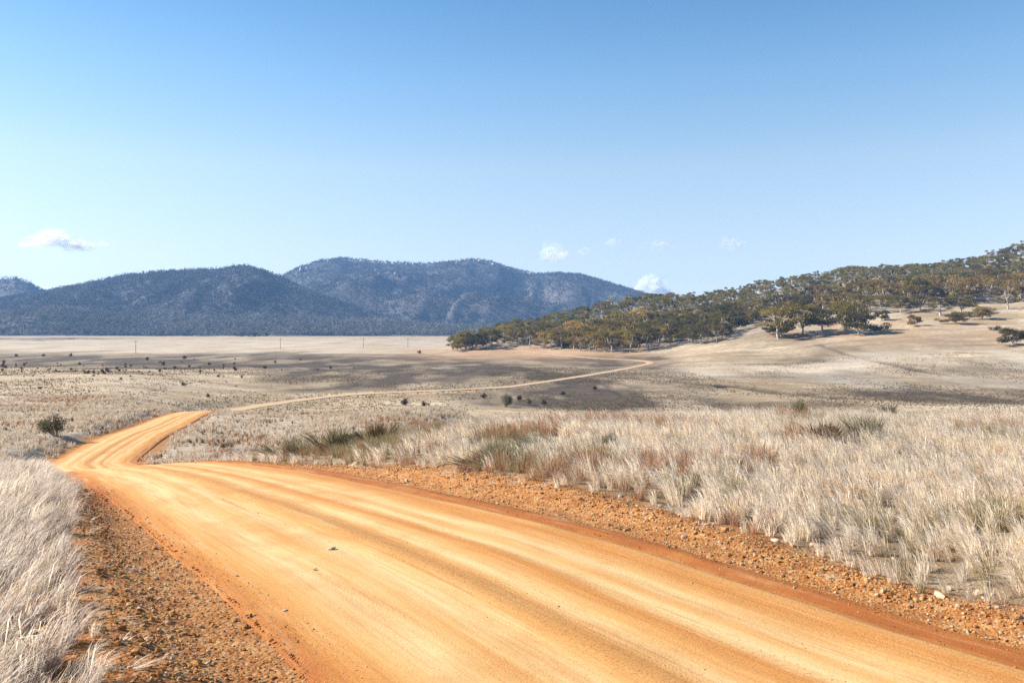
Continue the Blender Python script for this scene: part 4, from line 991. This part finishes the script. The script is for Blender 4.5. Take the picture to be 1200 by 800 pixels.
# ------------------------------------------------------------------ grass
TU = [tuft(800 + i, 36, h * .92, .12, .0072, (ln, 0), .2) for i, (h, ln) in enumerate(((.38, .4), (.42, .6), (.34, .3), (.44, .5), (.40, .75), (.48, .38)))]
TUK = [(m, M_STRAW) for m in TU] + [(m.copy(), M_GREYG) for m in TU[:4]] + [(tuft(820 + i, 40, .36, .20, .006, (.15, 0), .1), M_RUST) for i in range(2)] + [(tuft(830 + i, 46, .40, .2, .007, (.1, 0), 0), M_OLIVE) for i in range(2)]
def grass_field(name, xr, yr, dens, fn, lab):
    A_ = (xr[1] - xr[0]) * (yr[1] - yr[0]); n_ = int(A_ * dens); x = g.uniform(*xr, n_); y = g.uniform(*yr, n_)
    keep = (np.abs(x) < .72 * np.maximum(y, .1) + 1.2); x, y = x[keep], y[keep]
    t, hw, _, _ = road_coords(x, y)
    keep, rot, scl, idx = fn(x, y, t, np.abs(t) - hw)
    if 'tall' in name:                                # the larger loose stones lie clear of the tufts, and of those just in front of them
        for sx0, sy0 in STPOS:
            keep &= ((x - sx0) / .11) ** 2 + ((y - sy0 + .09) / .2) ** 2 > 1
    x, y, rot, scl, idx = x[keep], y[keep], rot[keep], scl[keep], idx[keep]
    z = ground_z(x, y)
    o = scatter(name, np.stack([x, y, z - .02], 1), rot, scl, idx, TUK if 'near' in name or name.startswith('tall') else MIDK)
    tag(o, lab, 'grass'); print(name, len(x))
def px_of(x, y): return CX + x / y * F
def bench(x, y, t, e):
    n_ = len(x); edge = vr_of(y) + .30 * fbm(x / .7, y / .7, 31) + .05
    soft = sstep(0, .8, e - edge)
    keep = (t > 0) & (e > edge) & (g.random(n_) < (.6 + .4 * soft))
    keep &= g.random(n_) < np.interp(y, [8, 16, 30, 44], [1, .8, .55, .3])
    p = fbm(x / 2.2, y / 3.2, 33, 4); q_ = fbm(x / 1.6 + 40, y / 2.2, 35, 4); bare = fbm(x / .8, y / .8, 37, 3)
    keep &= (bare > -.48) | (g.random(n_) < .45)
    px = px_of(x, y)
    left = np.exp(-((px - 410) / 120) ** 2) * sstep(19, 22, y)
    idx = g.integers(0, 6, n_)
    idx = np.where(g.random(n_) < .10, g.integers(6, 10, n_), idx)
    rustp = np.clip((p - .01) * 2.8, 0, .75) * sstep(8.5, 11, y) + .42 * left
    idx = np.where(g.random(n_) < rustp, g.integers(10, 12, n_), idx)
    olv = np.clip((q_ - .26) * 2.4, 0, .4) + .42 * left + .55 * np.exp(-((px - 600) / 45) ** 2 - ((y - 19) / 3.5) ** 2)
    idx = np.where(g.random(n_) < olv, g.integers(12, 14, n_), idx)
    rz = math.pi * 1.06 + g.normal(0, .38, n_) + .5 * fbm(x / 1.5, y / 1.5, 38)
    sc_ = g.uniform(.7, 1.2, n_) * (.6 + .4 * soft) * np.where(idx >= 10, .95, 1) * (1 + .25 * fbm(x / 1.3, y / 1.3, 36))
    return keep, np.stack([g.normal(0, .12, n_), g.normal(0, .12, n_), rz], 1), np.stack([sc_ * 1.1, sc_ * 1.1, sc_], 1), idx
grass_field('tall_grass_near_bench', (-12, 33), (5.5, 46), 31, bench, 'tall bleached grass with rusty and olive patches on the bench right of the road')
def bank(x, y, t, e):
    n_ = len(x); edge = vl_of(y) + .22 * fbm(x / .6, y / .6, 41) + .02
    soft = sstep(0, .6, e - edge)
    keep = (t < 0) & (e > edge) & (g.random(n_) < (.55 + .45 * soft)) & (g.random(n_) < np.interp(y, [5, 14, 30], [1, .75, .5]))
    bare = fbm(x / .7, y / .7, 43, 3); keep &= (bare > -.48) | (g.random(n_) < .45)
    idx = np.where(g.random(n_) < .8, g.integers(6, 10, n_), g.integers(0, 6, n_)); idx = np.where(g.random(n_) < .05, 10, idx)
    rz = .55 + g.normal(0, .4, n_) + .6 * fbm(x / 1.2, y / 1.2, 48); sc_ = g.uniform(.72, 1.12, n_) * (.7 + .3 * soft)
    return keep, np.stack([g.normal(0, .12, n_), g.normal(0, .12, n_), rz], 1), np.stack([sc_ * 1.1, sc_ * 1.1, sc_], 1), idx
grass_field('tall_grass_near_bank', (-17, -1), (2.5, 34), 52, bank, 'tall grey bleached grass on the bank left of the road')
# dead stems fallen over the verges
def litter(x, y, t, e):
    n_ = len(x); wv = np.where(t > 0, vr_of(y), vl_of(y)); f = e / np.maximum(wv, .1)
    keep = (f > .45) & (f < 1.15) & (g.random(n_) < sstep(.4, 1.0, f) * .55)
    idx = g.integers(0, 10, n_); sc_ = g.uniform(.35, .75, n_)
    return keep, np.stack([g.normal(0, .15, n_), g.normal(0, .15, n_), g.uniform(0, 6.28, n_)], 1), np.stack([sc_ * 1.6, sc_ * 1.6, sc_ * .16], 1), idx
grass_field('tall_dead_stems', (-14, 14), (3, 26), 14, litter, 'flattened dead grass stems lying on the gravel verges')

M_BROWNT = mat_grass('brown_tussock', ((.2, (.09, .06, .035)), (.5, (.16, .11, .065)), (.9, (.24, .17, .10))))
MIDT = [tuft(850 + i, 20, .5, .22, .022, (.15, 0), .1, .12) for i in range(4)]
M_STRAWMID = mat_grass('straw_tussock', ((.2, (.44, .33, .21)), (.45, (.62, .50, .36)), (.7, (.74, .63, .49)), (.95, (.54, .41, .27))), .4)
MIDK = [(m, M_STRAWMID) for m in MIDT] + [(MIDT[0].copy(), M_GREYG), (MIDT[1].copy(), M_GREYG), (tuft(861, 20, .4, .25, .025), M_RUST), (tuft(862, 22, .42, .25, .026), M_OLIVE), (tuft(863, 20, .4, .25, .03), M_BROWNT), (tuft(864, 22, .34, .3, .03), M_BROWNT)]
def slope(x, y, t, e):
    n_ = len(x); edge = .35 + .5 * fbm(x / 2, y / 2, 51)
    keep = (e > edge)
    p = fbm(x / 7, y / 9, 53, 5); q_ = fbm(x / 4, y / 6, 55, 4)
    keep &= g.random(n_) < np.clip(.5 + 1.3 * q_, .1, 1)
    idx = g.integers(0, 6, n_); idx = np.where(g.random(n_) < .06 + np.clip((p - .08) * 2.4, 0, .6), 6, idx); idx = np.where(g.random(n_) < .10, 8, idx); idx = np.where(g.random(n_) < np.clip((-p - .18) * 2, 0, .35), 7, idx)
    sc_ = g.uniform(.45, 1.0, n_) * np.interp(y, [35, 60, 120], [.8, .95, .95])
    return keep, np.stack([g.normal(0, .15, n_), g.normal(0, .15, n_), g.uniform(0, 6.28, n_)], 1), np.stack([sc_ * 1.1, sc_ * 1.1, sc_], 1), idx
grass_field('slope_grass', (-85, 30), (34, 135), 9.5, slope, 'pale tussock grass on the slopes beside the lower road')
def plain_f(x, y, t, e):
    n_ = len(x); p = fbm(x / 22, y / 40, 63, 5)
    keep = (e > 2) & (g.random(n_) < np.clip(.3 + 1.4 * p, .02, 1))
    idx = np.where(g.random(n_) < .15, 7, g.integers(8, 10, n_)); sc_ = g.uniform(.4, 1.0, n_)
    return keep, np.stack([0 * x, 0 * x, g.uniform(0, 6.28, n_)], 1), np.stack([sc_ * 1.5, sc_ * 1.5, sc_], 1), idx
grass_field('plain_tussocks', (-260, 260), (130, 430), .9, plain_f, 'scattered straw and brown tussocks on the plain')
